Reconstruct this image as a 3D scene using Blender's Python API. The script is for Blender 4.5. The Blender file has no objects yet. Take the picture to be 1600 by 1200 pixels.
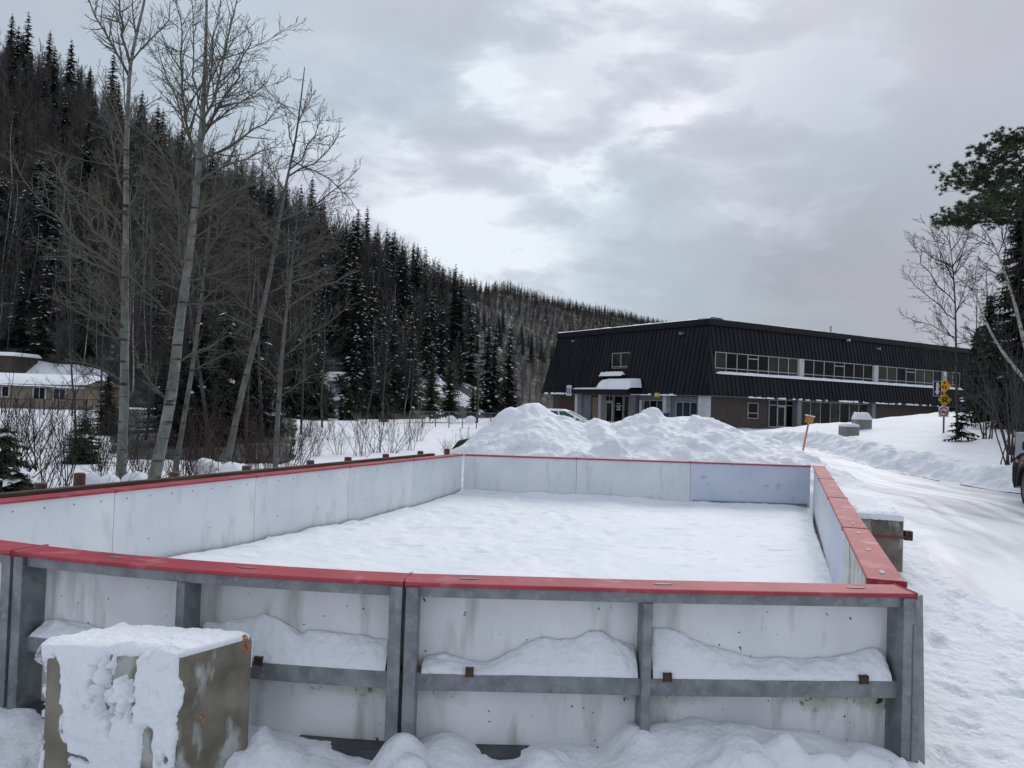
import bpy, math, random
import numpy as np
from mathutils import Vector, Matrix

SC = bpy.context.scene
COL = SC.collection
R = math.radians

# ------------------------------------------------------------------ camera model
FPX = 1250.0
CZ = 2.07
PITCH = math.atan(30 / FPX)
ROLL = R(1.88)
F_ = Vector((0, math.cos(PITCH), math.sin(PITCH)))
U0 = Vector((0, -math.sin(PITCH), math.cos(PITCH)))
R0 = Vector((1, 0, 0))
R_ = R0 * math.cos(ROLL) + U0 * math.sin(ROLL)
U_ = -R0 * math.sin(ROLL) + U0 * math.cos(ROLL)
CAM = Vector((0, 0, CZ))


def ray(px, py):
    return F_ + R_ * ((px - 800) / FPX) - U_ * ((py - 600) / FPX)


def at(px, py, Y):
    """surveyed point: along the sight line px,py at ground distance Y"""
    d = ray(px, py)
    return CAM + d * (Y / d.y)


def onz(px, py, z):
    d = ray(px, py)
    return CAM + d * ((z - CZ) / d.z)


cam = bpy.data.cameras.new('camera')
co = bpy.data.objects.new('camera', cam)
COL.objects.link(co)
cam.sensor_fit = 'HORIZONTAL'
cam.sensor_width = 36
cam.lens = 36 * FPX / 1600
cam.clip_start = 0.1
cam.clip_end = 3000
m = Matrix((R_, U_, -F_)).transposed().to_4x4()
m.translation = CAM
co.matrix_world = m
SC.camera = co

# ------------------------------------------------------------------ noise (numpy)


def _h(i, j, s):
    v = np.sin(i * 127.1 + j * 311.7 + s * 74.7) * 43758.5453
    return v - np.floor(v)


def vnoise(x, y, s=0):
    xi = np.floor(x); yi = np.floor(y)
    fx = x - xi; fy = y - yi
    fx = fx * fx * (3 - 2 * fx); fy = fy * fy * (3 - 2 * fy)
    a = _h(xi, yi, s); b = _h(xi + 1, yi, s); c = _h(xi, yi + 1, s); d = _h(xi + 1, yi + 1, s)
    return (a + (b - a) * fx) * (1 - fy) + (c + (d - c) * fx) * fy


def fbm(x, y, s=0, o=4):
    v = 0; a = .5; t = 0
    for k in range(o):
        v = v + a * vnoise(x * 2 ** k + 17.3 * k, y * 2 ** k - 9.1 * k, s + k)
        t += a; a *= .5
    return v / t - .5


def S(x, a, b):
    t = np.clip((x - a) / (b - a), 0, 1)
    return t * t * (3 - 2 * t)


# ------------------------------------------------------------------ materials
MATS = {}


def nt(name):
    mt = bpy.data.materials.new(name)
    mt.use_nodes = True
    return mt, mt.node_tree.nodes, mt.node_tree.links, mt.node_tree.nodes['Principled BSDF']


def c4(c):
    return (c[0], c[1], c[2], 1)


def pmat(name, c1, c2=None, scale=4, rough=.7, metal=0, bump=0, bscale=None, stretch=(1, 1, 1), detail=5,
         lo=.35, hi=.65, stain=None, sscale=3, slo=.6, shi=.72, spec=.3, sstretch=(1, 1, 1), dist=.02):
    mt, N, L, b = nt(name)
    b.inputs['Roughness'].default_value = rough
    b.inputs['Metallic'].default_value = metal
    b.inputs['Specular IOR Level'].default_value = spec
    tc = N.new('ShaderNodeTexCoord')
    geo = N.new('ShaderNodeNewGeometry')

    def noise(sc, st, det):
        mp = N.new('ShaderNodeMapping'); mp.inputs['Scale'].default_value = st
        L.new(tc.outputs['Object'], mp.inputs['Vector'])
        n = N.new('ShaderNodeTexNoise'); n.inputs['Scale'].default_value = sc; n.inputs['Detail'].default_value = det
        L.new(mp.outputs[0], n.inputs['Vector'])
        return n
    col = None
    if c2 is not None:
        n = noise(scale, stretch, detail)
        r = N.new('ShaderNodeValToRGB')
        r.color_ramp.elements[0].position = lo; r.color_ramp.elements[0].color = c4(c1)
        r.color_ramp.elements[1].position = hi; r.color_ramp.elements[1].color = c4(c2)
        L.new(n.outputs['Fac'], r.inputs['Fac'])
        col = r.outputs['Color']
    else:
        b.inputs['Base Color'].default_value = c4(c1)
    if stain is not None:
        n2 = noise(sscale, sstretch, 6)
        r2 = N.new('ShaderNodeMapRange')
        r2.inputs['From Min'].default_value = slo; r2.inputs['From Max'].default_value = shi
        L.new(n2.outputs['Fac'], r2.inputs['Value'])
        mx = N.new('ShaderNodeMix'); mx.data_type = 'RGBA'
        L.new(r2.outputs[0], mx.inputs['Factor'])
        if col is not None:
            L.new(col, mx.inputs['A'])
        else:
            mx.inputs['A'].default_value = c4(c1)
        mx.inputs['B'].default_value = c4(stain)
        col = mx.outputs['Result']
    if col is not None:
        L.new(col, b.inputs['Base Color'])
    if bump:
        nb = noise(bscale or scale * 3, stretch, 6)
        bp = N.new('ShaderNodeBump'); bp.inputs['Strength'].default_value = bump; bp.inputs['Distance'].default_value = dist
        L.new(nb.outputs['Fac'], bp.inputs['Height'])
        L.new(bp.outputs[0], b.inputs['Normal'])
    MATS[name] = mt
    return mt


pmat('snow', (.785, .81, .855), (.845, .865, .90), 1.2, .65, bump=.7, bscale=12, spec=.25, dist=.05)
pmat('snow_pile', (.78, .81, .86), (.84, .865, .90), 2.2, .65, bump=.8, bscale=6, spec=.25, dist=.08,
     stain=(.66, .68, .71), sscale=1.8, slo=.56, shi=.72)
pmat('snow_fleck', (.78, .82, .88), None, rough=.8)
pmat('ice_road', (.58, .60, .655), (.72, .74, .79), .8, .42, bump=.25, bscale=5, stretch=(1.6, .35, 1), spec=.35,
     stain=(.30, .315, .35), sscale=.8, slo=.50, shi=.72, sstretch=(2.4, .45, 1))
pmat('rink_snow', (.78, .82, .865), (.845, .87, .905), .9, .6, bump=.5, bscale=6, spec=.25, dist=.05,
     stain=(.63, .67, .73), sscale=2.2, slo=.57, shi=.75, sstretch=(1, 2.5, 1))
pmat('red_cap', (.30, .028, .046), (.42, .065, .085), 2.2, .55, bump=.10, bscale=14, stain=(.50, .20, .21), sscale=6, slo=.56, shi=.76,
     sstretch=(1, 1, 1))
pmat('steel', (.16, .175, .185), (.26, .275, .285), 9, .5, metal=.3, bump=.05, bscale=40, stain=(.30, .315, .325),
     sscale=22, slo=.54, shi=.75)
pmat('steel_dark', (.06, .065, .075), (.1, .105, .12), 6, .5, metal=.3)
pmat('clip', (.03, .028, .026), (.10, .05, .03), 30, .6, metal=.3)
pmat('board_back', (.68, .69, .70), (.80, .805, .81), 2.5, .55, bump=.05, stain=(.46, .455, .43), sscale=3.6, slo=.53,
     shi=.72, sstretch=(2.4, 2.4, .5))
pmat('board_face', (.64, .68, .72), (.74, .77, .79), 1.4, .45, bump=.05, stain=(.54, .565, .585), sscale=4, slo=.55, shi=.75,
     sstretch=(1.6, 1.6, .5))
pmat('board_blue', (.52, .58, .70), (.60, .65, .755), 1.6, .45, bump=.05, stain=(.34, .38, .45), sscale=4, slo=.6, shi=.75)
pmat('board_peel', (.56, .57, .53), (.70, .70, .68), 3, .7, bump=.3, stain=(.07, .06, .05), sscale=5, slo=.57, shi=.63,
     sstretch=(5, 5, .7))
pmat('rot', (.10, .085, .06), (.32, .30, .25), 9, .8)
pmat('concrete', (.17, .165, .135), (.27, .26, .225), 3, .85, bump=.4, bscale=14, stain=(.11, .10, .08), sscale=4, slo=.55, shi=.7)
pmat('lime', (.36, .36, .33), None)
pmat('concrete_near', (.125, .112, .085), (.25, .228, .185), 5, .85, bump=.7, bscale=9, stain=(.40, .41, .40), sscale=6, slo=.58, shi=.66,
     sstretch=(1, 1, .45), dist=.03)
pmat('concrete_far', (.20, .20, .18), (.28, .28, .26), 3, .85, stain=(.13, .13, .12), sscale=4)
pmat('block_front', (.15, .12, .08), (.25, .22, .17), 4, .85, bump=.4, bscale=14)
pmat('orange_spray', (.50, .20, .08), (.36, .19, .10), 60, .85)
pmat('wood_rail', (.05, .038, .03), (.10, .075, .055), 2, .8, bump=.3, stretch=(1, 1, 12))
pmat('wood_post', (.075, .045, .036), (.12, .075, .06), 4, .8, bump=.3)
pmat('wood_pole', (.05, .045, .04), (.09, .08, .07), 4, .85)
pmat('cladding', (.0080, .0086, .0118), (.0150, .0158, .0200), 1.6, .5, spec=.16, stretch=(1, 1, .06))
pmat('fascia', (.010, .0108, .014), None, rough=.5, spec=.15)
pmat('brick', (.055, .045, .04), (.09, .075, .065), 8, .85, bump=.2)
pmat('white_paint', (.42, .43, .44), (.52, .53, .54), 2, .6)
pmat('grey_paint', (.16, .165, .185), (.20, .205, .225), 2, .6)
pmat('soffit', (.10, .10, .10), None)
pmat('frame', (.32, .33, .33), (.40, .41, .41), 3, .5)
pmat('cream_frame', (.40, .40, .30), (.48, .48, .38), 3, .5)
pmat('glass', (.004, .0045, .005), None, rough=.1, spec=.12)
pmat('glass_olive', (.026, .028, .020), (.042, .044, .033), 1.5, .15, spec=.12)
pmat('glass_blue', (.018, .025, .035), None, rough=.1, spec=.15)
pmat('glass_warm', (.05, .045, .035), (.008, .009, .010), 1.1, .1, spec=.15)
pmat('glass_green', (.02, .07, .055), None, rough=.08, spec=.5)
pmat('garage', (.045, .025, .02), (.07, .04, .03), 2, .7, stretch=(1, 1, 8))
pmat('tan_panel', (.20, .13, .08), (.26, .18, .11), 2, .6)
pmat('poster', (.55, .55, .56), (.62, .62, .63), 3, .6)
pmat('blue_bin', (.012, .014, .09), (.02, .022, .13), 3, .4)
pmat('lamp_yellow', (.55, .45, .05), None, rough=.4)
pmat('house_wall', (.20, .168, .132), (.245, .205, .16), 1, .85)
pmat('house_base', (.19, .16, .13), (.23, .20, .165), 1, .85)
pmat('shed_wall', (.05, .042, .035), (.075, .06, .05), 2, .85)
pmat('wire', (.015, .015, .017), None)
pmat('sign_yellow', (.80, .38, .012), (.86, .44, .02), 3, .45)
pmat('sign_yellow_worn', (.40, .25, .012), (.54, .34, .02), 5, .5)
pmat('sign_white', (.62, .58, .62), None, rough=.5)
pmat('sign_black', (.012, .012, .013), None, rough=.5)
pmat('sign_navy', (.012, .014, .035), None, rough=.5)
pmat('sign_red', (.30, .03, .06), None, rough=.5)
pmat('pole_grey', (.10, .105, .13), (.15, .155, .18), 5, .5, metal=.3)
pmat('orange_wood', (.50, .19, .06), (.62, .27, .10), 5, .6)
pmat('orange_panel', (.50, .25, .05), (.30, .19, .05), 7, .55)
pmat('car_grey', (.020, .022, .026), (.026, .028, .032), 2, .25, spec=.6)
pmat('car_white', (.62, .64, .66), (.68, .70, .72), 2, .3, spec=.5)
pmat('tyre', (.010, .010, .011), (.03, .03, .032), 8, .85, bump=.2)
pmat('rim', (.16, .165, .17), (.22, .225, .23), 6, .35, metal=.6)
pmat('plastic_black', (.012, .012, .013), None, rough=.6)
pmat('lamp_red', (.35, .02, .02), None, rough=.2)
pmat('lamp_clear', (.55, .57, .6), None, rough=.15)
pmat('cabinet', (.34, .35, .36), (.40, .41, .42), 3, .55)
pmat('needle', (.0075, .0105, .0075), (.018, .024, .014), 1.5, .75)
pmat('needle_far', (.010, .013, .011), (.020, .024, .018), 1, .8)
pmat('needle_green', (.016, .026, .010), (.035, .05, .02), 2, .7)
pmat('needle_pine', (.030, .052, .025), (.065, .092, .048), 2, .7)
pmat('twig', (.085, .080, .066), (.135, .128, .108), 2, .85)
pmat('twig_dark', (.020, .017, .014), (.04, .034, .029), 2, .85)
pmat('twig_hill', (.042, .038, .035), (.082, .075, .069), .6, .9)
pmat('twig_pale', (.07, .062, .054), (.11, .10, .088), .6, .9)
pmat('twig_red', (.042, .020, .020), (.065, .034, .032), 2, .8)
pmat('bark_hill', (.045, .042, .038), (.085, .08, .073), 1, .9)
pmat('bark_grey', (.085, .087, .08), (.16, .163, .15), 5, .85, stain=(.03, .028, .025), sscale=3, slo=.58, shi=.66, sstretch=(1, 1, 4))
pmat('birch_bark', (.30, .29, .26), (.42, .41, .38), 3, .8, stain=(.05, .045, .04), sscale=4, slo=.58, shi=.64, sstretch=(1, 1, 3))


def poplar_bark():
    mt, N, L, b = nt('poplar_bark')
    b.inputs['Roughness'].default_value = .85
    tc = N.new('ShaderNodeTexCoord')

    def ns(st, sc, det):
        mp = N.new('ShaderNodeMapping'); mp.inputs['Scale'].default_value = st
        L.new(tc.outputs['Object'], mp.inputs['Vector'])
        n = N.new('ShaderNodeTexNoise'); n.inputs['Scale'].default_value = sc; n.inputs['Detail'].default_value = det
        L.new(mp.outputs[0], n.inputs['Vector'])
        return n
    n1 = ns((1, 1, .5), 6, 5)
    r1 = N.new('ShaderNodeValToRGB')
    r1.color_ramp.elements[0].position = .3; r1.color_ramp.elements[0].color = (.085, .09, .081, 1)
    r1.color_ramp.elements[1].position = .7; r1.color_ramp.elements[1].color = (.225, .232, .215, 1)
    L.new(n1.outputs['Fac'], r1.inputs['Fac'])
    n2 = ns((1.2, 1.2, 7), 1.6, 4)
    r2 = N.new('ShaderNodeMapRange'); r2.inputs['From Min'].default_value = .57; r2.inputs['From Max'].default_value = .65
    L.new(n2.outputs['Fac'], r2.inputs['Value'])
    mx = N.new('ShaderNodeMix'); mx.data_type = 'RGBA'
    L.new(r2.outputs[0], mx.inputs['Factor']); L.new(r1.outputs[0], mx.inputs['A'])
    mx.inputs['B'].default_value = (.02, .018, .016, 1)
    L.new(mx.outputs['Result'], b.inputs['Base Color'])
    MATS['poplar_bark'] = mt


poplar_bark()


def hill_mat():
    """snow floor of the wood: snow broken by leaf litter, rock and brush"""
    mt, N, L, b = nt('hill_floor')
    b.inputs['Roughness'].default_value = .85
    tc = N.new('ShaderNodeTexCoord')
    n = N.new('ShaderNodeTexNoise'); n.inputs['Scale'].default_value = .35; n.inputs['Detail'].default_value = 9
    n.inputs['Roughness'].default_value = .72
    L.new(tc.outputs['Object'], n.inputs['Vector'])
    r = N.new('ShaderNodeValToRGB')
    e = r.color_ramp.elements
    e[0].position = .49; e[0].color = (.020, .018, .016, 1)
    e[1].position = .68; e[1].color = (.62, .66, .72, 1)
    x = e.new(.59); x.color = (.085, .08, .077, 1)
    L.new(n.outputs['Fac'], r.inputs['Fac'])
    L.new(r.outputs[0], b.inputs['Base Color'])
    MATS['hill_floor'] = mt


hill_mat()
pmat('slope_snow', (.74, .77, .82), (.80, .82, .86), 1, .8, bump=.6, bscale=3, stain=(.05, .045, .04), sscale=.9, slo=.55, shi=.60, dist=.1)



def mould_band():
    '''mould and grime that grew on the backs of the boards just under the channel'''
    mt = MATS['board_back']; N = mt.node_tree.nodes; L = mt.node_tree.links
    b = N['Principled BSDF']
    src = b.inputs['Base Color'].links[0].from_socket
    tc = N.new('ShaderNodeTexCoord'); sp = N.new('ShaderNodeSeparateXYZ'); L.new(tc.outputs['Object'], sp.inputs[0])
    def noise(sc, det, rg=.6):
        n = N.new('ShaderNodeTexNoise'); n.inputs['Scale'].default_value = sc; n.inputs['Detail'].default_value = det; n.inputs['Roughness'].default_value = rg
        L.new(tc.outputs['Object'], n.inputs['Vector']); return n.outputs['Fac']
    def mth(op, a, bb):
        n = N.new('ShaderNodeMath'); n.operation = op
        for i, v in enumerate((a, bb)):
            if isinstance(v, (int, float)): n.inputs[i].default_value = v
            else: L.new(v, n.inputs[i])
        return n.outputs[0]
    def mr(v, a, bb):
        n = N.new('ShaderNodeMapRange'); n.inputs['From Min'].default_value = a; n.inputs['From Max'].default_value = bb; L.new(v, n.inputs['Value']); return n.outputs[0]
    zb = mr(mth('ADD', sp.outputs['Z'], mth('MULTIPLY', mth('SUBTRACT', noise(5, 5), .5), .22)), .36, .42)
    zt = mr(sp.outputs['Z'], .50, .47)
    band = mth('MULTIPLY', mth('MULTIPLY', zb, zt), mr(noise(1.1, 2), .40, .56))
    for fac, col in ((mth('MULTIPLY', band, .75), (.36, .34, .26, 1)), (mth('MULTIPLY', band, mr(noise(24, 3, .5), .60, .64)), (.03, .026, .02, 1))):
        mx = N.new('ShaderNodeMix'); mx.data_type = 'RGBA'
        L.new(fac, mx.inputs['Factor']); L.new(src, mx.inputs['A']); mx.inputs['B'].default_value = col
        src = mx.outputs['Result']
    # a few chips and puck marks anywhere
    mx = N.new('ShaderNodeMix'); mx.data_type = 'RGBA'
    L.new(mr(noise(30, 2, .4), .73, .76), mx.inputs['Factor']); L.new(src, mx.inputs['A']); mx.inputs['B'].default_value = (.06, .055, .05, 1)
    src = mx.outputs['Result']
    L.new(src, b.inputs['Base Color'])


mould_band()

# ------------------------------------------------------------------ objects


class MB:
    def __init__(s):
        s.v = []; s.f = []; s.m = []

    def add(s, vs, fs, mi=0):
        o = len(s.v)
        s.v.extend([tuple(v) for v in vs])
        for f in fs:
            s.f.append(tuple(i + o for i in f)); s.m.append(mi)

    def hexa(s, p, mi=0):
        """8 points: bottom loop 0-3, top loop 4-7"""
        s.add(p, [(3, 2, 1, 0), (4, 5, 6, 7), (0, 1, 5, 4), (1, 2, 6, 5), (2, 3, 7, 6), (3, 0, 4, 7)], mi)

    def box(s, x0, x1, y0, y1, z0, z1, mi=0):
        s.hexa([(x0, y0, z0), (x1, y0, z0), (x1, y1, z0), (x0, y1, z0), (x0, y0, z1), (x1, y0, z1), (x1, y1, z1), (x0, y1, z1)], mi)

    def obox(s, c, ax, ay, az, mi=0):
        """oriented box: centre, three half-axis vectors"""
        c = Vector(c); ax = Vector(ax); ay = Vector(ay); az = Vector(az)
        s.hexa([c - ax - ay - az, c + ax - ay - az, c + ax + ay - az, c - ax + ay - az,
                c - ax - ay + az, c + ax - ay + az, c + ax + ay + az, c - ax + ay + az], mi)

    def tube(s, pts, r0, r1, n=6, mi=0, cap=True, radii=None):
        k = len(pts)
        o = len(s.v)
        pts = [Vector(p) for p in pts]
        ref = None
        for i in range(k):
            d = (pts[min(i + 1, k - 1)] - pts[max(i - 1, 0)])
            if d.length < 1e-9:
                d = Vector((0, 0, 1))
            d.normalize()
            if ref is None:
                ref = Vector((1, 0, 0)) if abs(d.x) < .8 else Vector((0, 1, 0))
            a = d.cross(ref)
            if a.length < 1e-4:
                a = d.orthogonal()
            a.normalize(); b = d.cross(a); ref = b.cross(d) if False else ref
            r = radii[i] if radii else r0 + (r1 - r0) * i / max(1, k - 1)
            for j in range(n):
                t = 2 * math.pi * j / n
                s.v.append(tuple(pts[i] + a * (r * math.cos(t)) + b * (r * math.sin(t))))
        for i in range(k - 1):
            for j in range(n):
                j2 = (j + 1) % n
                s.f.append((o + i * n + j, o + i * n + j2, o + (i + 1) * n + j2, o + (i + 1) * n + j)); s.m.append(mi)
        if cap:
            s.f.append(tuple(o + j for j in range(n))[::-1]); s.m.append(mi)
            s.f.append(tuple(o + (k - 1) * n + j for j in range(n))); s.m.append(mi)

    def disc(s, c, u, w, n, ru, rw, th, mi=0, seg=20):
        """flat elliptical plate with thickness along n"""
        c = Vector(c); u = Vector(u).normalized(); w = Vector(w).normalized(); n = Vector(n).normalized()
        o = len(s.v)
        for k in (0, 1):
            for j in range(seg):
                t = 2 * math.pi * j / seg
                s.v.append(tuple(c + u * ru * math.cos(t) + w * rw * math.sin(t) + n * th * k))
        s.f.append(tuple(o + j for j in range(seg))[::-1]); s.m.append(mi)
        s.f.append(tuple(o + seg + j for j in range(seg))); s.m.append(mi)
        for j in range(seg):
            j2 = (j + 1) % seg
            s.f.append((o + j, o + j2, o + seg + j2, o + seg + j)); s.m.append(mi)

    def prism(s, pts, n, th, mi=0):
        """polygon (3-D points) extruded along n"""
        n = Vector(n).normalized() * th
        k = len(pts); o = len(s.v)
        for p in pts:
            s.v.append(tuple(p))
        for p in pts:
            s.v.append(tuple(Vector(p) + n))
        s.f.append(tuple(o + j for j in range(k))[::-1]); s.m.append(mi)
        s.f.append(tuple(o + k + j for j in range(k))); s.m.append(mi)
        for j in range(k):
            j2 = (j + 1) % k
            s.f.append((o + j, o + j2, o + k + j2, o + k + j)); s.m.append(mi)

    def mesh(s, name, mats, off=(0, 0, 0), smooth=False):
        me = bpy.data.meshes.new(name)
        v = np.array(s.v, dtype=float).reshape(-1, 3) - np.array(off, dtype=float)
        me.from_pydata([tuple(p) for p in v.tolist()], [], s.f)
        for q in (mats if isinstance(mats, (list, tuple)) else [mats]):
            me.materials.append(MATS[q])
        if len(me.materials) > 1:
            me.polygons.foreach_set('material_index', np.array(s.m, dtype=np.int32))
        if smooth:
            me.polygons.foreach_set('use_smooth', np.ones(len(me.polygons), dtype=bool))
        me.update()
        return me


def link(name, me, parent=None, loc=None):
    o = bpy.data.objects.new(name, me)
    COL.objects.link(o)
    if parent is not None:
        o.parent = parent
    if loc is not None:
        o.location = loc
    return o


def tag(o, label=None, cat=None, group=None, kind=None):
    if label: o['label'] = label
    if cat: o['category'] = cat
    if group: o['group'] = group
    if kind: o['kind'] = kind
    return o


def thing(name, label, cat, loc=(0, 0, 0), group=None):
    o = bpy.data.objects.new(name, None)
    COL.objects.link(o)
    o.location = loc
    o.empty_display_size = .2
    return tag(o, label, cat, group)


def root_loc(o):
    l = Vector(o.location)
    while o.parent:
        o = o.parent; l = l + Vector(o.location)
    return l


def part(name, mb, mats, parent, smooth=False, bevel=0, label=None):
    """mesh built in world coordinates, hung under its thing"""
    o = link(name, mb.mesh(name, mats, root_loc(parent), smooth), parent)
    if bevel:
        bv = o.modifiers.new('bevel', 'BEVEL'); bv.width = bevel; bv.segments = 2; bv.limit_method = 'ANGLE'
    if label:
        o['label'] = label
    return o


def solo(name, mb, mats, label, cat, loc=(0, 0, 0), group=None, smooth=False, bevel=0):
    o = link(name, mb.mesh(name, mats, loc, smooth), None, loc)
    if bevel:
        bv = o.modifiers.new('bevel', 'BEVEL'); bv.width = bevel; bv.segments = 2; bv.limit_method = 'ANGLE'
    return tag(o, label, cat, group)


def grid_mesh(name, X, Y, Z, mat, smooth=True, closed_skirt=0):
    ny, nx = X.shape
    me = bpy.data.meshes.new(name)
    co_ = np.stack([X, Y, Z], -1).reshape(-1, 3)
    idx = np.arange(nx * ny).reshape(ny, nx)
    q = np.stack([idx[:-1, :-1], idx[:-1, 1:], idx[1:, 1:], idx[1:, :-1]], -1).reshape(-1, 4)
    me.vertices.add(len(co_)); me.vertices.foreach_set('co', co_.ravel())
    me.loops.add(q.size); me.loops.foreach_set('vertex_index', q.ravel().astype(np.int32))
    me.polygons.add(len(q))
    me.polygons.foreach_set('loop_start', (np.arange(len(q)) * 4).astype(np.int32))
    me.polygons.foreach_set('loop_total', np.full(len(q), 4, dtype=np.int32))
    me.polygons.foreach_set('use_smooth', np.full(len(q), smooth, dtype=bool))
    me.materials.append(MATS[mat])
    me.update(calc_edges=True)
    me.validate()
    return me


def copy_thing(src, loc, rz=0, sc=1.0, label=None, group=None):
    o = src.copy(); COL.objects.link(o)
    o.location = loc; o.rotation_euler = (0, 0, rz)
    o.scale = (sc[0], sc[0], sc[1]) if isinstance(sc, tuple) else (sc, sc, sc)
    if label: o['label'] = label
    if group: o['group'] = group
    for ch in list(src.children):
        c = ch.copy(); COL.objects.link(c); c.parent = o
    return o


# ------------------------------------------------------------------ terrain
def wallx(y):
    return 2.21 + (y - 4.92) * .3444


def gz(x, y, detail=True):
    x = np.asarray(x, dtype=float); y = np.asarray(y, dtype=float)
    right = S(x - (wallx(np.clip(y, 4.9, 15.2)) + .06), .0, .35)
    behind = S(y, 15.5, 17.5) * S(x, -3.0, 0.5)
    mk = np.maximum(right * S(y, 3, 4), behind)
    z = mk * (.5 * S(y, 4.4, 10) + .28 * S(y, 16, 28))
    z = z + .10 * S(y, 45, 52) * S(x, 0, 6)
    # embankment right of the road
    ex = x - (10.3 + .25 * np.sin(y * .5) + .8 * S(y, 19, 14))
    emb = .35 * S(ex, 0, .9) + .13 * np.clip(ex, 0, 10.4) + .03 * np.clip(ex - 10.4, 0, 60)
    fade = 1 - S(y, 35, 41) * (1 - S(x, 29, 40))
    z = z + emb * fade * S(y, -5, 4)
    # left of the rink: broken ground by the creek
    left = S(-4.9 + (y - 6) * .427 - .5 - x, 0, 1.2) * S(y, 3, 6)
    z = z + left * (.05 - .25 * np.exp(-((x + 7.5 - .3 * (y - 12)) / 1.6) ** 2) * S(y, 8, 10) * S(30 - y, 0, 6))
    # rising yard in front of the left house
    z = z + .5 * S(y, 48, 56) * S(-14 - x, 0, 8)
    if detail:
        r0 = 10.25 + .25 * np.sin(y * .5) + .8 * S(y, 19, 14)
        l0 = wallx(np.clip(y, 5, 15.2)) + 1.4 + 1.6 * S(y, 17, 26) + 1.2 * S(9 - y, 0, 4)
        rm = S(x - l0, 0, .8) * S(r0 - x, -.1, .5) * S(y, 6, 9) * S(60 - y, 0, 5)
        zd0 = z
        z = z + .10 * fbm(x * .35, y * .35, 3) + .05 * fbm(x * 1.3, y * 1.3, 5) * (1 - .6 * S(y, 20, 40))
        z = zd0 + (z - zd0) * (1 - .85 * rm)
        lump = np.exp(-((ex - .5) / .55) ** 2) * fade * S(y, 8, 12)
        z = z + lump * (.30 * fbm(x * 2.2, y * 2.2, 8) + .12 * fbm(x * 6, y * 6, 9) + .05)
        z = z + S(ex, .5, 1.5) * (.16 * fbm(x * 1.4, y * 1.4, 11) + .26 * fbm(x * .4, y * .4, 12))
    return z


def g(x, y):
    return float(gz(np.array([x]), np.array([y]))[0])


def spaced(lo, hi, a, b, d, gr):
    mid = list(np.arange(a, b + 1e-6, d))
    up = []; x = mid[-1]; s = d
    while x < hi:
        s *= gr; x += s; up.append(x)
    dn = []; x = mid[0]; s = d
    while x > lo:
        s *= gr; x -= s; dn.append(x)
    return np.array(dn[::-1] + mid + up)


# near wall (outer line under the cap's outer edge), surveyed
NEAR_B = [(-2.98, 4.90), (-2.6, 4.775), (-2.2, 4.67), (-1.72, 4.575), (-1.3, 4.51), (-.9, 4.465), (-.557, 4.437)]
NEAR_C = [(-.55, 4.435), (.9, 4.47), (2.32, 4.56)]
NEAR_A = [(-4.05, 5.32), (-3.5, 5.10), (-3.0, 4.91)]
NEAR_K = [(-4.76, 6.10), (-4.62, 5.85), (-4.38, 5.56), (-4.08, 5.335)]


def near_y(x):
    P = np.array(NEAR_K + NEAR_A + NEAR_B + NEAR_C)
    return np.interp(x, P[:, 0], P[:, 1])


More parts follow.
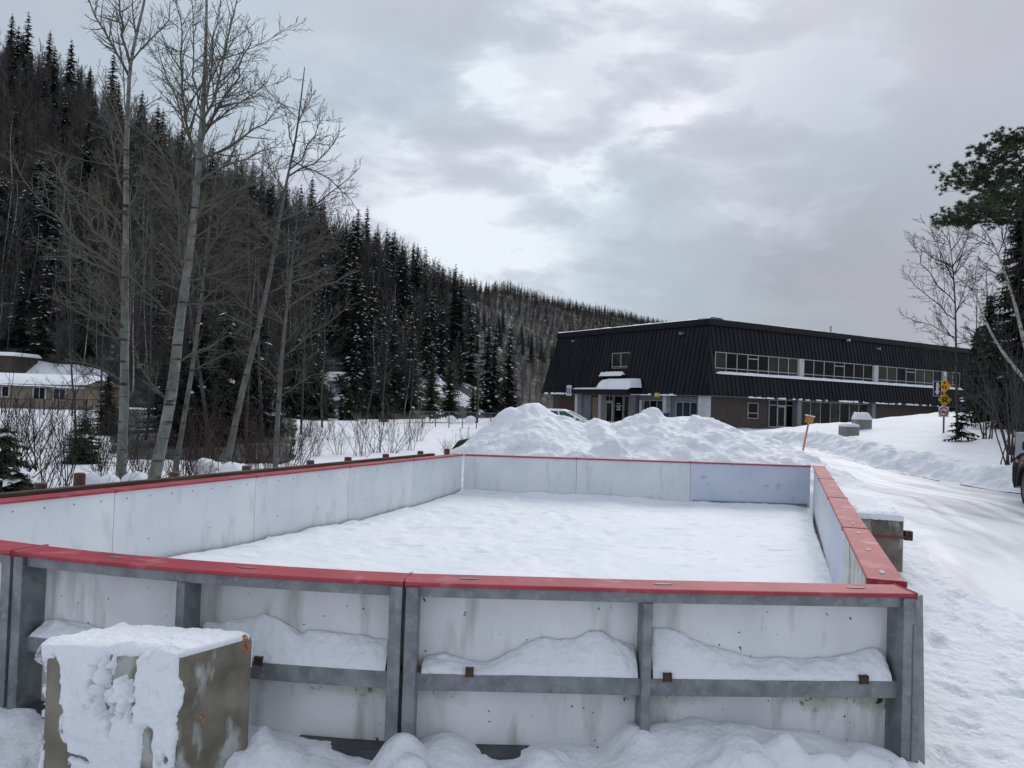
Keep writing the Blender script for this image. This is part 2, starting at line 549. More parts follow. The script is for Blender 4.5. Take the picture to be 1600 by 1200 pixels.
def build_ground():
    xs = spaced(-520, 700, -3.4, 5.2, .035, 1.024)
    ys = spaced(-70, 900, 3.3, 6.2, .035, 1.024)
    X, Y = np.meshgrid(xs, ys)
    Z = gz(X, Y)
    rng = np.random.default_rng(4)
    near = S(13 - Y, 0, 6) * S(Y, 1, 3)
    Z += near * (.035 * fbm(X * 2.5, Y * 2.5, 21) + .022 * fbm(X * 8, Y * 8, 22))
    # drift heaped against the near boards
    d = near_y(np.clip(X, -4.7, 2.32)) - Y
    inb = S(2.55 - X, 0, .2) * S(X, -6, -5)
    drift = .05 + .10 * np.clip(fbm(X * 1.1 + 3, Y * 1.2, 31) + .1, 0, 1)
    hump = .185 * S(X, .55, .75) * S(2.2 - X, 0, .5) + .09 * np.exp(-((X + .33) / .20) ** 2) + .07 * np.exp(-((X + 1.5) / .35) ** 2) + .12 * np.exp(-((X + 3.2) / .5) ** 2) \
        + .05 * np.exp(-((X - 2.2) / .3) ** 2) + .04 * S(X, .05, .2) * S(.75 - X, 0, .2) + .03 * S(X, -1.75, -1.5) * S(-.75 - X, 0, .25)
    hump = hump * np.clip(1 + 1.0 * fbm(X * 2.2, Y * 2.6, 35), .35, 1.5)
    roll = np.sqrt(np.clip(1 - (np.clip(d - .03 - .10 * fbm(X * 2.1, Y * 0, 36), 0, 9) / .36) ** 2, 0, 1))
    Z += inb * S(d, -.35, -.16) * (hump * roll + drift * np.exp(-(np.clip(d, 0, 9) / .5) ** 2))
    Z += inb * S(d, -.3, .0) * .05 * fbm(X * 9, Y * 9, 37, 4)
    Z += inb * S(d, -.3, .0) * S(1.2 - d, 0, .8) * (.03 + .05 * np.maximum(fbm(X * 3.2, Y * 3.2, 33), 0))
    # chunks of broken snow
    for _ in range(60):
        cx = rng.uniform(-3.4, 2.5); cy = near_y(cx) - rng.uniform(.02, .6); r = rng.uniform(.05, .15); h = r * rng.uniform(.3, .6)
        i0, i1 = np.searchsorted(xs, [cx - r * 2, cx + r * 2]); j0, j1 = np.searchsorted(ys, [cy - r * 2, cy + r * 2])
        if i1 > i0 and j1 > j0:
            xx = X[j0:j1, i0:i1] - cx; yy = Y[j0:j1, i0:i1] - cy
            Z[j0:j1, i0:i1] += h * np.sqrt(np.clip(1 - (xx ** 2 + .8 * yy ** 2 + .3 * xx * yy) / r ** 2, 0, 1))
    # footprints and ruts on the right
    def dent(cx, cy, a, l, w, h):
        ca, sa = math.cos(a), math.sin(a)
        i0, i1 = np.searchsorted(xs, [cx - l * 2, cx + l * 2]); j0, j1 = np.searchsorted(ys, [cy - l * 2, cy + l * 2])
        if i1 > i0 and j1 > j0:
            xx = X[j0:j1, i0:i1] - cx; yy = Y[j0:j1, i0:i1] - cy
            u = (xx * ca + yy * sa) / l; v = (-xx * sa + yy * ca) / w
            rr = u * u + v * v
            Z[j0:j1, i0:i1] += -h * np.exp(-rr * 1.3) + .5 * h * np.exp(-((np.sqrt(rr) - 1.35) / .35) ** 2)
    for _ in range(420):
        cy = 4.2 + 8 * rng.random() ** 1.4
        cx = wallx(cy) + rng.uniform(.5, 4.2)
        dent(cx, cy, R(70) + rng.normal(0, .7), rng.uniform(.10, .17), rng.uniform(.045, .07), rng.uniform(.012, .035))
    me = grid_mesh('ground', X, Y, Z, 'snow')
    tag(link('ground', me), kind='structure')


build_ground()


def build_road():
    ys = spaced(5.5, 58, 8, 20, .12, 1.03)
    us = np.linspace(0, 1, 150)
    U, Y = np.meshgrid(us, ys)
    l0 = wallx(np.clip(Y, 5, 15.2)) + .9 + 1.6 * S(Y, 17, 26) + .5 * fbm(Y * .6, Y * 0, 41)
    l0 = l0 + 1.2 * S(9 - Y, 0, 4)
    r0 = 10.25 + .25 * np.sin(Y * .5) + .8 * S(Y, 19, 14) + .15 * fbm(Y * 1.3, Y * 0, 42)
    X = l0 + (r0 - l0) * U
    Z = gz(X, Y)
    edge = np.minimum(np.minimum(U, 1 - U) * 12, 1)
    edge = edge * S(Y, 5.6, 8) * S(58 - Y, 0, 3)
    Z = Z - .05 + .095 * edge
    for c0 in (.22, .40, .50, .68):
        Z = Z - edge * (.014 * np.exp(-((X - l0 - c0 * (r0 - l0) - .25 * fbm(Y * .35, Y * 0, int(c0 * 100))) / .11) ** 2) - .007 * np.exp(-((np.abs(X - l0 - c0 * (r0 - l0) - .25 * fbm(Y * .35, Y * 0, int(c0 * 100))) - .19) / .06) ** 2))
    Z = Z + .008 * fbm(X * 6, Y * 2, 46) * edge
    me = grid_mesh('road', X, Y, Z, 'ice_road')
    tag(link('road', me), kind='structure')
    # narrow bare strips of wet asphalt where the plough cut along the bank
    mb = MB()
    rng = random.Random(3)
    for (y0, y1, w) in ((19.4, 27.6, .07), (14.2, 19.4, .05)):
        n = 40
        P = []
        for i in range(n + 1):
            y = y0 + (y1 - y0) * i / n
            ww = max(.001, .018 + .11 * float(fbm(np.array(y * 1.3), np.array(3.3), 77, 3)))
            x = 10.05 + .25 * math.sin(y * .5) + .8 * float(S(np.array(y), 19, 14)) + rng.uniform(-.03, .03)
            P.append((x - ww, x, y))
        for i in range(n):
            a, b = P[i], P[i + 1]
            if a[1] - a[0] < .012 and b[1] - b[0] < .012: continue
            pts = [(a[0], a[2]), (a[1], a[2]), (b[1], b[2]), (b[0], b[2])]
            lo = [(p[0], p[1], g(p[0], p[1]) - .03) for p in pts]; hi = [(p[0], p[1], g(p[0], p[1]) + .048) for p in pts]
            mb.hexa(lo + hi)
    pmat('wet_asphalt', (.03, .032, .036), (.08, .085, .09), 6, .5)
    o = link('bare_asphalt', mb.mesh('bare_asphalt', 'wet_asphalt'))
    tag(o, kind='structure')


build_road()

# ------------------------------------------------------------------ rink boards
RH = 1.07


def normals2(pts, side):
    out = []
    k = len(pts)
    for i in range(k):
        a = Vector(pts[max(i - 1, 0)]); b = Vector(pts[min(i + 1, k - 1)])
        d = (b - a).normalized()
        out.append(Vector((-d.y, d.x)) * side)
    return out


def resample(pts, n):
    P = np.array(pts, dtype=float)
    s = np.r_[0, np.cumsum(np.hypot(*np.diff(P, axis=0).T))]
    t = np.linspace(0, s[-1], n)
    return [(float(np.interp(q, s, P[:, 0])), float(np.interp(q, s, P[:, 1]))) for q in t], s[-1]


def strip(mb, pts, nrm, o0, o1, z0, z1, mi=0):
    o = len(mb.v); k = len(pts)
    for p, n in zip(pts, nrm):
        for (oo, zz) in ((o0, z0), (o1, z0), (o1, z1), (o0, z1)):
            mb.v.append((p[0] + n.x * oo, p[1] + n.y * oo, zz))
    for i in range(k - 1):
        for j in range(4):
            j2 = (j + 1) % 4
            mb.f.append((o + i * 4 + j, o + i * 4 + j2, o + i * 4 + 4 + j2, o + i * 4 + 4 + j)); mb.m.append(mi)
    mb.f.append((o, o + 1, o + 2, o + 3)); mb.m.append(mi)
    e = o + (k - 1) * 4
    mb.f.append((e + 3, e + 2, e + 1, e)); mb.m.append(mi)


def sub(pts, f0, f1, n=6):
    P = np.array(pts, dtype=float)
    s = np.r_[0, np.cumsum(np.hypot(*np.diff(P, axis=0).T))]
    t = np.linspace(s[-1] * f0, s[-1] * f1, n)
    return [(float(np.interp(q, s, P[:, 0])), float(np.interp(q, s, P[:, 1]))) for q in t]


def snow_ledge(parent, pts, nrm, o_back, o_front, z, prof, seed, name='snow_ledge', amp=.012):
    """snow lying on a ledge: heaped to prof(f) against the back, rolling down to the front edge"""
    nS, nT = 110, 14
    P, ln = resample(pts, nS)
    N_ = normals2(P, 1)
    s0 = 1 if (N_[0].dot(nrm) > 0) else -1
    X = np.zeros((nT + 2, nS)); Y = X.copy(); Z = X.copy()
    for i in range(nS):
        f = i / (nS - 1)
        h = max(prof(f) * .82 * (1 + .9 * float(fbm(np.array(f * ln * 3.1), np.array(.7), seed + 9, 4))), .006) * min(1, f * 40 + .8, (1 - f) * 40 + .8)
        n = N_[i] * s0
        for j in range(nT):
            t = j / (nT - 1)
            bulge = .35 * h * math.sin(math.pi * t) * .35
            o = o_back + (o_front - o_back) * t - (.02 * (1 - min(1, h / .1)) if j == nT - 1 else 0)
            nz = float(fbm(np.array(f * ln * 7), np.array(t * 2.), seed, 4)) * amp * 3.6 * math.sin(math.pi * min(1, t + .12)) + float(fbm(np.array(f * ln * 26), np.array(t * 5.), seed + 3, 3)) * .022 * min(1, h / .06) * (1 if 0 < j < nT - 1 else .4)
            X[j, i] = P[i][0] + n.x * (o + bulge * .5); Y[j, i] = P[i][1] + n.y * (o + bulge * .5)
            Z[j, i] = z + h * (1 - t ** 2.2) + nz + (.012 if t < 1 else 0)
        for k, (oo, zz) in enumerate(((o_front, z - .003), (o_back, z - .003))):
            X[nT + k, i] = P[i][0] + n.x * oo; Y[nT + k, i] = P[i][1] + n.y * oo; Z[nT + k, i] = zz
    me = grid_mesh(name, X - parent.location.x, Y - parent.location.y, Z - parent.location.z, 'snow')
    return link(name, me, parent)


def near_section(pts, label, group, studs=(.5,), clips=(), slots=(), ledges=(), n=15, postL=True, postR=True, rot=None):
    P, ln = resample(pts, n)
    N_ = normals2(P, 1)
    c = P[n // 2]
    t = thing('rink_board', label, 'rink board', (c[0], c[1], 0), group)
    mb = MB(); strip(mb, P, N_, .15, .166, .02, 1.04); part('panel', mb, 'board_back', t)
    mb = MB(); strip(mb, P, N_, -.025, .215, 1.046, RH); part('cap_rail', mb, 'red_cap', t, bevel=.008)
    cap = t.children[-1]
    mb = MB(); strip(mb, P, N_, .004, .149, .985, 1.0445); part('top_channel', mb, 'steel', t, bevel=.003)
    mb = MB(); strip(mb, P, N_, .03, .149, .465, .56); part('mid_channel', mb, 'steel', t, bevel=.004)
    mb = MB(); strip(mb, P, N_, .0, .149, .06, .13); part('bottom_channel', mb, 'steel_dark', t, bevel=.004)

    def post(f0, f1, o0, o1, z0, z1, nm='post', mat='steel'):
        q = sub(P, f0, f1, 2); nn = normals2(q, 1)
        b = MB(); strip(b, q, nn, o0, o1, z0, z1); part(nm, b, mat, t, bevel=.003)
    w = .075 / ln
    if postL:
        b = MB()
        q = sub(P, 0.002, w, 2); nn = normals2(q, 1)
        strip(b, q, nn, -.022, -.006, .02, 1.044)           # flange
        q = sub(P, w - .016 / ln, w, 2)
        strip(b, q, nn, -.0055, .149, .02, .984)            # web
        part('post', b, 'steel', t, bevel=.003)
    if postR:
        b = MB()
        q = sub(P, 1 - w, .998, 2); nn = normals2(q, 1)
        strip(b, q, nn, -.022, -.006, .02, 1.044)
        q = sub(P, 1 - w, 1 - w + .016 / ln, 2)
        strip(b, q, nn, -.0055, .149, .02, .984)
        part('post', b, 'steel', t, bevel=.003)
    for f in studs:
        hw = .026 / ln
        post(f - hw, f + hw, -.012, .148, .20, .986, 'stud')
        hw = .034 / ln
        post(f - hw, f + hw, -.05, .02, .0, .22, 'stud_foot', 'steel_dark')
    for f in clips:
        hw = .022 / ln
        q = sub(P, f - hw, f + hw, 2); nn = normals2(q, 1)
        b = MB(); strip(b, q, nn, .012, .06, .55, .592); part('clip', b, 'clip', t, bevel=.004)
    for f in slots:
        q = sub(P, f - .02 / ln, f + .02 / ln, 2)
        d = (Vector(q[1]) - Vector(q[0])).normalized()
        b = MB()
        cpt = (q[0][0] - d.y * .10, q[0][1] + d.x * .10, RH + .001)
        b.disc(cpt, (d.x, d.y, 0), (-d.y, d.x, 0), (0, 0, 1), .055, .017, .003)
        part('bolt_slot', b, 'steel', cap)
    for k, (f0, f1, prof, z) in enumerate(ledges):
        q = sub(P, f0, f1, 10)
        nn = normals2(q, 1)
        snow_ledge(t, q, nn[0], .146, .035, z, prof, 50 + k + int(abs(c[0]) * 7))
    return t


NG = 'rink boards of the near curved end'


def bump_(f, c, w):
    return math.exp(-((f - c) / w) ** 2)


near_section(NEAR_K[::1], 'near rink board at the rounded left corner, outside on galvanised frame', NG, studs=(), n=11)
near_section(NEAR_A, 'near rink board with short red cap left of the concrete block', NG, studs=(.5,), n=9,
             ledges=((.08, .92, lambda f: .10 + .03 * math.sin(f * 9), .56),))
near_section(NEAR_B, 'near curved rink board behind the snowy concrete block', NG, studs=(.475,), clips=(.665,), slots=(.27, .62),
             ledges=((.04, .45, lambda f: .05 + .03 * math.sin(f * 7), .56), (.50, .96, lambda f: .20 + .02 * math.sin(f * 5), .56)),
             rot=(.72, .97, 90))
near_section(NEAR_C, 'near rink board with thick snow on its ledge at the right corner', NG, studs=(.468,), clips=(.128, .512, .905),
             slots=(.128, .512, .905),
             ledges=((.035, .455, lambda f: .04 + .15 * float(S(np.array(f), .3, .62)) + .02 * math.sin(f * 17), .56),
                     (.485, .965, lambda f: .19 * bump_(f, .0, .28) + .09 + .10 * float(S(np.array(f), .75, 1)), .56)),
             rot=(.03, .5, 240))


def straight_board(p0, p1, label, group, face, side, slots=False, zcap=RH, lean=0, gap=.0032):
    """section seen from inside: p0-p1 is the cap's inner edge, side turns the normal outward"""
    a = Vector(p0); b = Vector(p1)
    d = (b - a).normalized()
    a = a + d * gap; b = b - d * gap
    P = [tuple(a), tuple((a + b) / 2), tuple(b)]
    N_ = normals2(P, side)
    ln = (b - a).length
    c = (a + b) / 2
    t = thing('rink_board', label, 'rink board', (c.x, c.y, 0), group)
    mb = MB(); strip(mb, P, N_, .022, .04, .02, 1.043); part('panel', mb, face, t)
    mb = MB(); strip(mb, P, N_, .0, .215, 1.046, zcap); cap = part('cap_rail', mb, 'red_cap', t, bevel=.006)
    mb = MB(); strip(mb, P, N_, .041, .2, .985, 1.0445); part('top_channel', mb, 'steel', t)
    mb = MB(); strip(mb, P, N_, .041, .18, .465, .56); part('mid_channel', mb, 'steel', t)
    mb = MB(); strip(mb, P, N_, .041, .2, .03, .13); part('bottom_channel', mb, 'steel', t)
    for f0 in (.0, .475, 1 - .075 / ln):
        q = sub(P, f0, f0 + .075 / ln, 2); nn = normals2(q, side)
        mb = MB(); strip(mb, q, nn, .0405, .205, .02, 1.044) if f0 != .475 else strip(mb, q, nn, .0405, .19, .13, .985)
        part('post', mb, 'steel', t)
    # bolt heads on the face along the top and bottom
    mb = MB()
    for k in range(int(ln / .28)):
        f = (k + .5) / int(ln / .28)
        p = a + (b - a) * f
        for z in ((.97, .52) if k % 3 == 1 else (.97,)):
            cc = Vector((p.x + N_[0].x * .0215, p.y + N_[0].y * .0215, z))
            mb.disc(cc, (d.x, d.y, 0), (0, 0, 1), (-N_[0].x, -N_[0].y, 0), .0065, .0065, .003, seg=8)
    if 'left wall' in group: part('bolt_row', mb, 'clip', t)
    if slots:
        for f in slots:
            p = a + (b - a) * f
            mb = MB()
            mb.disc((p.x + N_[0].x * .11, p.y + N_[0].y * .11, zcap + .001), (d.x, d.y, 0), (-d.y, d.x, 0), (0, 0, 1), .06, .017, .003)
            part('bolt_slot', mb, 'steel', cap)
    return t


def leftline(Y):
    return (-4.42 + .427 * (Y - 6.9), Y)


LY = [6.1, 8.05, 9.95, 11.8, 13.5, 15.19]
names = ['first', 'second', 'third', 'fourth', 'fifth']
for i in range(5):
    straight_board(leftline(LY[i]), leftline(LY[i + 1]),
                   '%s white rink board from the camera along the left wall' % names[i], 'rink boards of the left wall', 'board_face', 1)
FX = [-.86, 1.277, 3.44, 5.72]
for i, (lb, mt) in enumerate((('left white rink board of the far end wall', 'board_face'), ('middle scuffed white rink board of the far end wall', 'board_face'),
                              ('bluish rink board at the right of the far end wall', 'board_blue'))):
    straight_board((FX[i], 15.2), (FX[i + 1], 15.2), lb, 'rink boards of the far end wall', mt, 1)
kb = [o for o in bpy.data.objects if o.get('label', '').startswith('bluish rink board at the right of the far')][0]
mb = MB(); mb.box(3.50, 5.66, 15.195, 15.221, .26, .345); part('gap_strip', mb, 'steel', kb)  # added grey strip, its colour stands in for the dark gap at the panel foot
RY = [4.90, 7.1, 9.6, 12.3, 15.19]
for i, (lb, mt) in enumerate((('peeling cracked right wall rink board nearest the camera', 'board_peel'),
                              ('smooth pale blue right wall rink board beside the peeling one', 'board_blue'),
                              ('streaky white right wall rink board third from the camera', 'board_face'),
                              ('streaky white right wall rink board at the far corner', 'board_face'))):
    straight_board((wallx(RY[i]), RY[i]), (wallx(RY[i + 1]), RY[i + 1]), lb, 'rink boards of the right wall', mt, -1,
                   slots=(.12, .5, .88) if i < 3 else (.3,))

# end plate of the right wall at the near corner
mb = MB()
mb.hexa([(2.335, 4.60, .0), (2.475, 4.70, .0), (2.43, 4.84, .0), (2.335, 4.80, .0), (2.325, 4.58, 1.04), (2.42, 4.66, 1.04), (2.40, 4.84, 1.04), (2.325, 4.80, 1.04)])
mb2 = MB(); mb2.obox((2.325, 4.55, .50), (.022, 0, 0), (0, .022, 0), (0, 0, .40))
t = thing('corner_brace', 'galvanised steel brace at the near right rink corner', 'brace', (2.38, 4.7, 0))
part('plate', mb, 'steel', t, bevel=.004); part('tube', mb2, 'steel', t, bevel=.006)


def build_rink_floor():
    nu, nv = 230, 300
    P = NEAR_K[:-1] + NEAR_A[:-1] + NEAR_B + NEAR_C
    P, _ = resample(P, nu)
    Nn = normals2(P, 1)
    U = np.linspace(0, 1, nu)
    nx = np.array([p[0] + n.x * .172 for p, n in zip(P, Nn)]); ny = np.array([p[1] + n.y * .172 for p, n in zip(P, Nn)])
    nx[0] = -4.72; ny[0] = 6.12
    nx[-1] = 2.195; ny[-1] = 4.80
    fx = -.85 + U * 6.56; fy = np.full(nu, 15.215)
    V = np.linspace(0, 1, nv)[:, None]
    X = nx + (fx - nx) * V; Y = ny + (fy - ny) * V
    Z = .285 - .045 * (1 - U)[None, :] + .13 * (1 - U)[None, :] * V ** 5 + .07 * fbm(X * .7, Y * .7, 61) + .04 * fbm(X * 2.2, Y * 2.2, 62) + .02 * fbm(X * 7, Y * 7, 63)
    Z += .05 * np.exp(-((U[None, :]) / .06) ** 2) * (0.3 + fbm(Y * .9, Y * 0, 64)) - .05 * np.exp(-((1 - U[None, :]) / .03) ** 2)
    rng = np.random.default_rng(5)
    Z += .05 * np.exp(-((1 - V) / .02) ** 2) * (.8 + 1.5 * fbm(X * 1.3, Y * 0, 65)) + .03 * np.maximum(fbm(X * 3.5 + Y, Y * 1.2, 66, 3), 0)
    for _ in range(160):
        cx, cy = rng.uniform(-4, 5.5), 5 + 10 * rng.random()
        r = rng.uniform(.03, .09)
        rr = ((X - cx) / r) ** 2 + ((Y - cy) / r) ** 2
        Z += rng.uniform(.012, .035) * np.exp(-rr)
    for _ in range(120):
        cx, cy = rng.uniform(-3, 5), rng.uniform(6, 15)
        rr = ((X - cx) / .09) ** 2 + ((Y - cy) / .16) ** 2
        Z += -.018 * np.exp(-rr)
    me = grid_mesh('rink_snow', X, Y, Z, 'rink_snow')
    tag(link('rink_snow', me), kind='structure')


build_rink_floor()

# ------------------------------------------------------------------ snow piles behind the rink


def snow_pile(name, label, x0, x1, prof, yc, fr, bk, seed):
    xs = np.arange(x0, x1, .045)
    ys = np.concatenate([np.arange(yc - fr, yc + .6, .05), np.arange(yc + .6, yc + bk, .16)])
    X, Y = np.meshgrid(xs, ys)
    P = np.array(prof)
    top = np.interp(X + .35 * fbm(X * .8, Y * .8, seed + 5), P[:, 0], P[:, 1])
    base = gz(X, Y, False)
    t = np.where(Y < yc, (yc - Y) / fr, (Y - yc) / bk)
    t = np.clip(t + .22 * fbm(X * .5, Y * .5, seed + 2), 0, 1)
    shape = (1 - t ** 1.35) ** 1.1
    h = np.maximum(top - base, 0)
    Z = base - .12 + (h + .12) * shape
    msk = S(h * shape, .02, .45)
    wx = X + .5 * fbm(X * 1.1, Y * 1.1, seed + 8); wy = Y + .5 * fbm(X * 1.1, Y * 1.1, seed + 9)
    Z += msk * (.26 * fbm(wx * .75, wy * .9, seed + 1, 2) + .24 * (.25 - np.abs(fbm(wx * 1.5, wy * 1.9, seed + 3, 2))) + .15 * fbm(wx * 3.4, wy * 3.4, seed + 4, 3) + .065 * fbm(X * 9, Y * 9, seed + 5, 2)) * (.3 + .7 * S(t, 0, .22))
    # tumbled chunks
    rng = np.random.default_rng(seed)
    for _ in range(60):
        cx = rng.uniform(x0 + .5, x1 - .5); cy = rng.uniform(yc - fr + .3, yc - .3); r = rng.uniform(.12, .34); hh = r * rng.uniform(.2, .5)
        i0, i1 = np.searchsorted(xs, [cx - r * 2, cx + r * 2]); j0, j1 = np.searchsorted(ys, [cy - r * 2, cy + r * 2])
        if i1 > i0 and j1 > j0:
            xx = X[j0:j1, i0:i1] - cx; yy = (Y[j0:j1, i0:i1] - cy) * 1.2
            Z[j0:j1, i0:i1] += hh * np.sqrt(np.clip(1 - (xx ** 2 + yy ** 2 + rng.uniform(-.6, .6) * xx * yy) / r ** 2, 0, 1)) * msk[j0:j1, i0:i1]
    loc = ((x0 + x1) / 2, yc, 0)
    me = grid_mesh(name, X - loc[0], Y - loc[1], Z, 'snow_pile')
    o = link(name, me, None, loc)
    tag(o, label, 'snow pile', 'snow piles behind the far boards')


snow_pile('snow_pile', 'tall rounded snow pile behind the far left boards, in front of the white car', -2.6, 4.4,
          [(-2.3, .35), (-1.5, .78), (-1.2, .95), (-.64, 1.48), (-.2, 1.78), (.3, 2.05), (.62, 2.08), (.85, 1.98), (1.12, 1.82), (1.8, 1.64), (2.13, 1.80), (2.5, 1.70), (2.7, 1.5), (3.0, 1.2), (3.6, .8), (4.3, .4)], 20, 4.3, 4, 70)
snow_pile('snow_pile', 'long lower snow pile behind the right half of the far boards', 1.4, 8.3,
          [(1.4, .5), (2.0, 1.2), (2.5, 1.62), (3.0, 1.80), (3.35, 1.92), (4.1, 1.80), (4.7, 1.88), (5.1, 1.86), (5.6, 1.66), (6.3, 1.42), (6.9, 1.25), (7.3, 1.04), (7.8, .75), (8.3, .4)], 20.5, 4.8, 4, 90)

# ploughed bank along the far road edge
def plough_bank():
    ys = np.arange(12, 33.5, .07); us = np.arange(-.25, 1.30, .06)
    U, Y = np.meshgrid(us, ys)
    X = 10.3 + .25 * np.sin(Y * .5) + .8 * S(Y, 19, 14) + U + .15 * fbm(Y * 1.1, Y * 0, 300)
    shp = S(U, -.15, .25) * S(1.25 - U, 0, .8)
    wx = X + .3 * fbm(X * 2, Y * 2, 305); wy = Y + .3 * fbm(X * 2, Y * 2, 306)
    h = .10 + .14 * fbm(Y * .8, U, 301) + .30 * fbm(wx * 1.7, wy * 1.7, 302, 3) + .16 * fbm(wx * 4.5, wy * 4.5, 303, 3)
    Z = gz(X, Y) - .06 + shp * np.maximum(h + .06, 0) * S(Y, 12, 13.5) * S(33.5 - Y, 0, 2)
    loc = (11.0, 22.0, 0)
    o = link('snow_bank', grid_mesh('snow_bank', X - loc[0], Y - loc[1], Z, 'snow_pile'), None, loc)
    tag(o, 'lumpy ploughed snow bank along the far edge of the icy road', 'snow bank')


plough_bank()

# ------------------------------------------------------------------ concrete blocks


def concrete_block(label, c, ax, ay, h, zb, mats, snow_h, group=None, loopname='concrete_block', cover=None, orange=False, seed=1):
    """c ground centre, ax/ay half-axis 2-D vectors"""
    t = thing(loopname, label, 'concrete block', (c[0], c[1], zb), group)
    mb = MB()
    ax = Vector((ax[0], ax[1], 0)); ay = Vector((ay[0], ay[1], 0))
    mb.obox((c[0], c[1], zb + h / 2), ax, ay, (0, 0, h / 2))
    part('block', mb, mats, t, bevel=.02)
    # snow cap: rounded slab with uneven rim
    n = 46
    u = np.linspace(-1.035, 1.035, n)
    A, B = np.meshgrid(u, u)
    rim = np.maximum(np.abs(A), np.abs(B)) + .10 * fbm(A * 3 + seed, B * 3, seed)
    H = snow_h * (1 - S(rim, .72, 1.06)) * (1 + .9 * fbm(A * 2.2, B * 2.2, seed + 3)) + .01 + .02 * fbm(A * 6, B * 6, seed + 4)
    H = H - .05 * S(np.maximum(np.abs(A), np.abs(B)), .99, 1.03)
    X = c[0] + ax.x * A + ay.x * B; Y = c[1] + ax.y * A + ay.y * B
    if cover is None:
        me = grid_mesh('snow_cap', X - c[0], Y - c[1], H + h, 'snow')
        link('snow_cap', me, t)
    return t


# near block: corners surveyed
fr = onz(278, 1016, .83); br = onz(397, 984, .83); fl = onz(72, 1002, .83)
cx = (fl.x + br.x) / 2; cy = (fl.y + br.y) / 2
axv = ((fr.x - fl.x) / 2, (fr.y - fl.y) / 2); ayv = ((br.x - fr.x) / 2, (br.y - fr.y) / 2)
NB = concrete_block('snow plastered concrete block with orange paint mark before the near boards', (cx, cy), axv, ayv,   .80, .0, 'concrete_near', .06, cover='crust', seed=5)


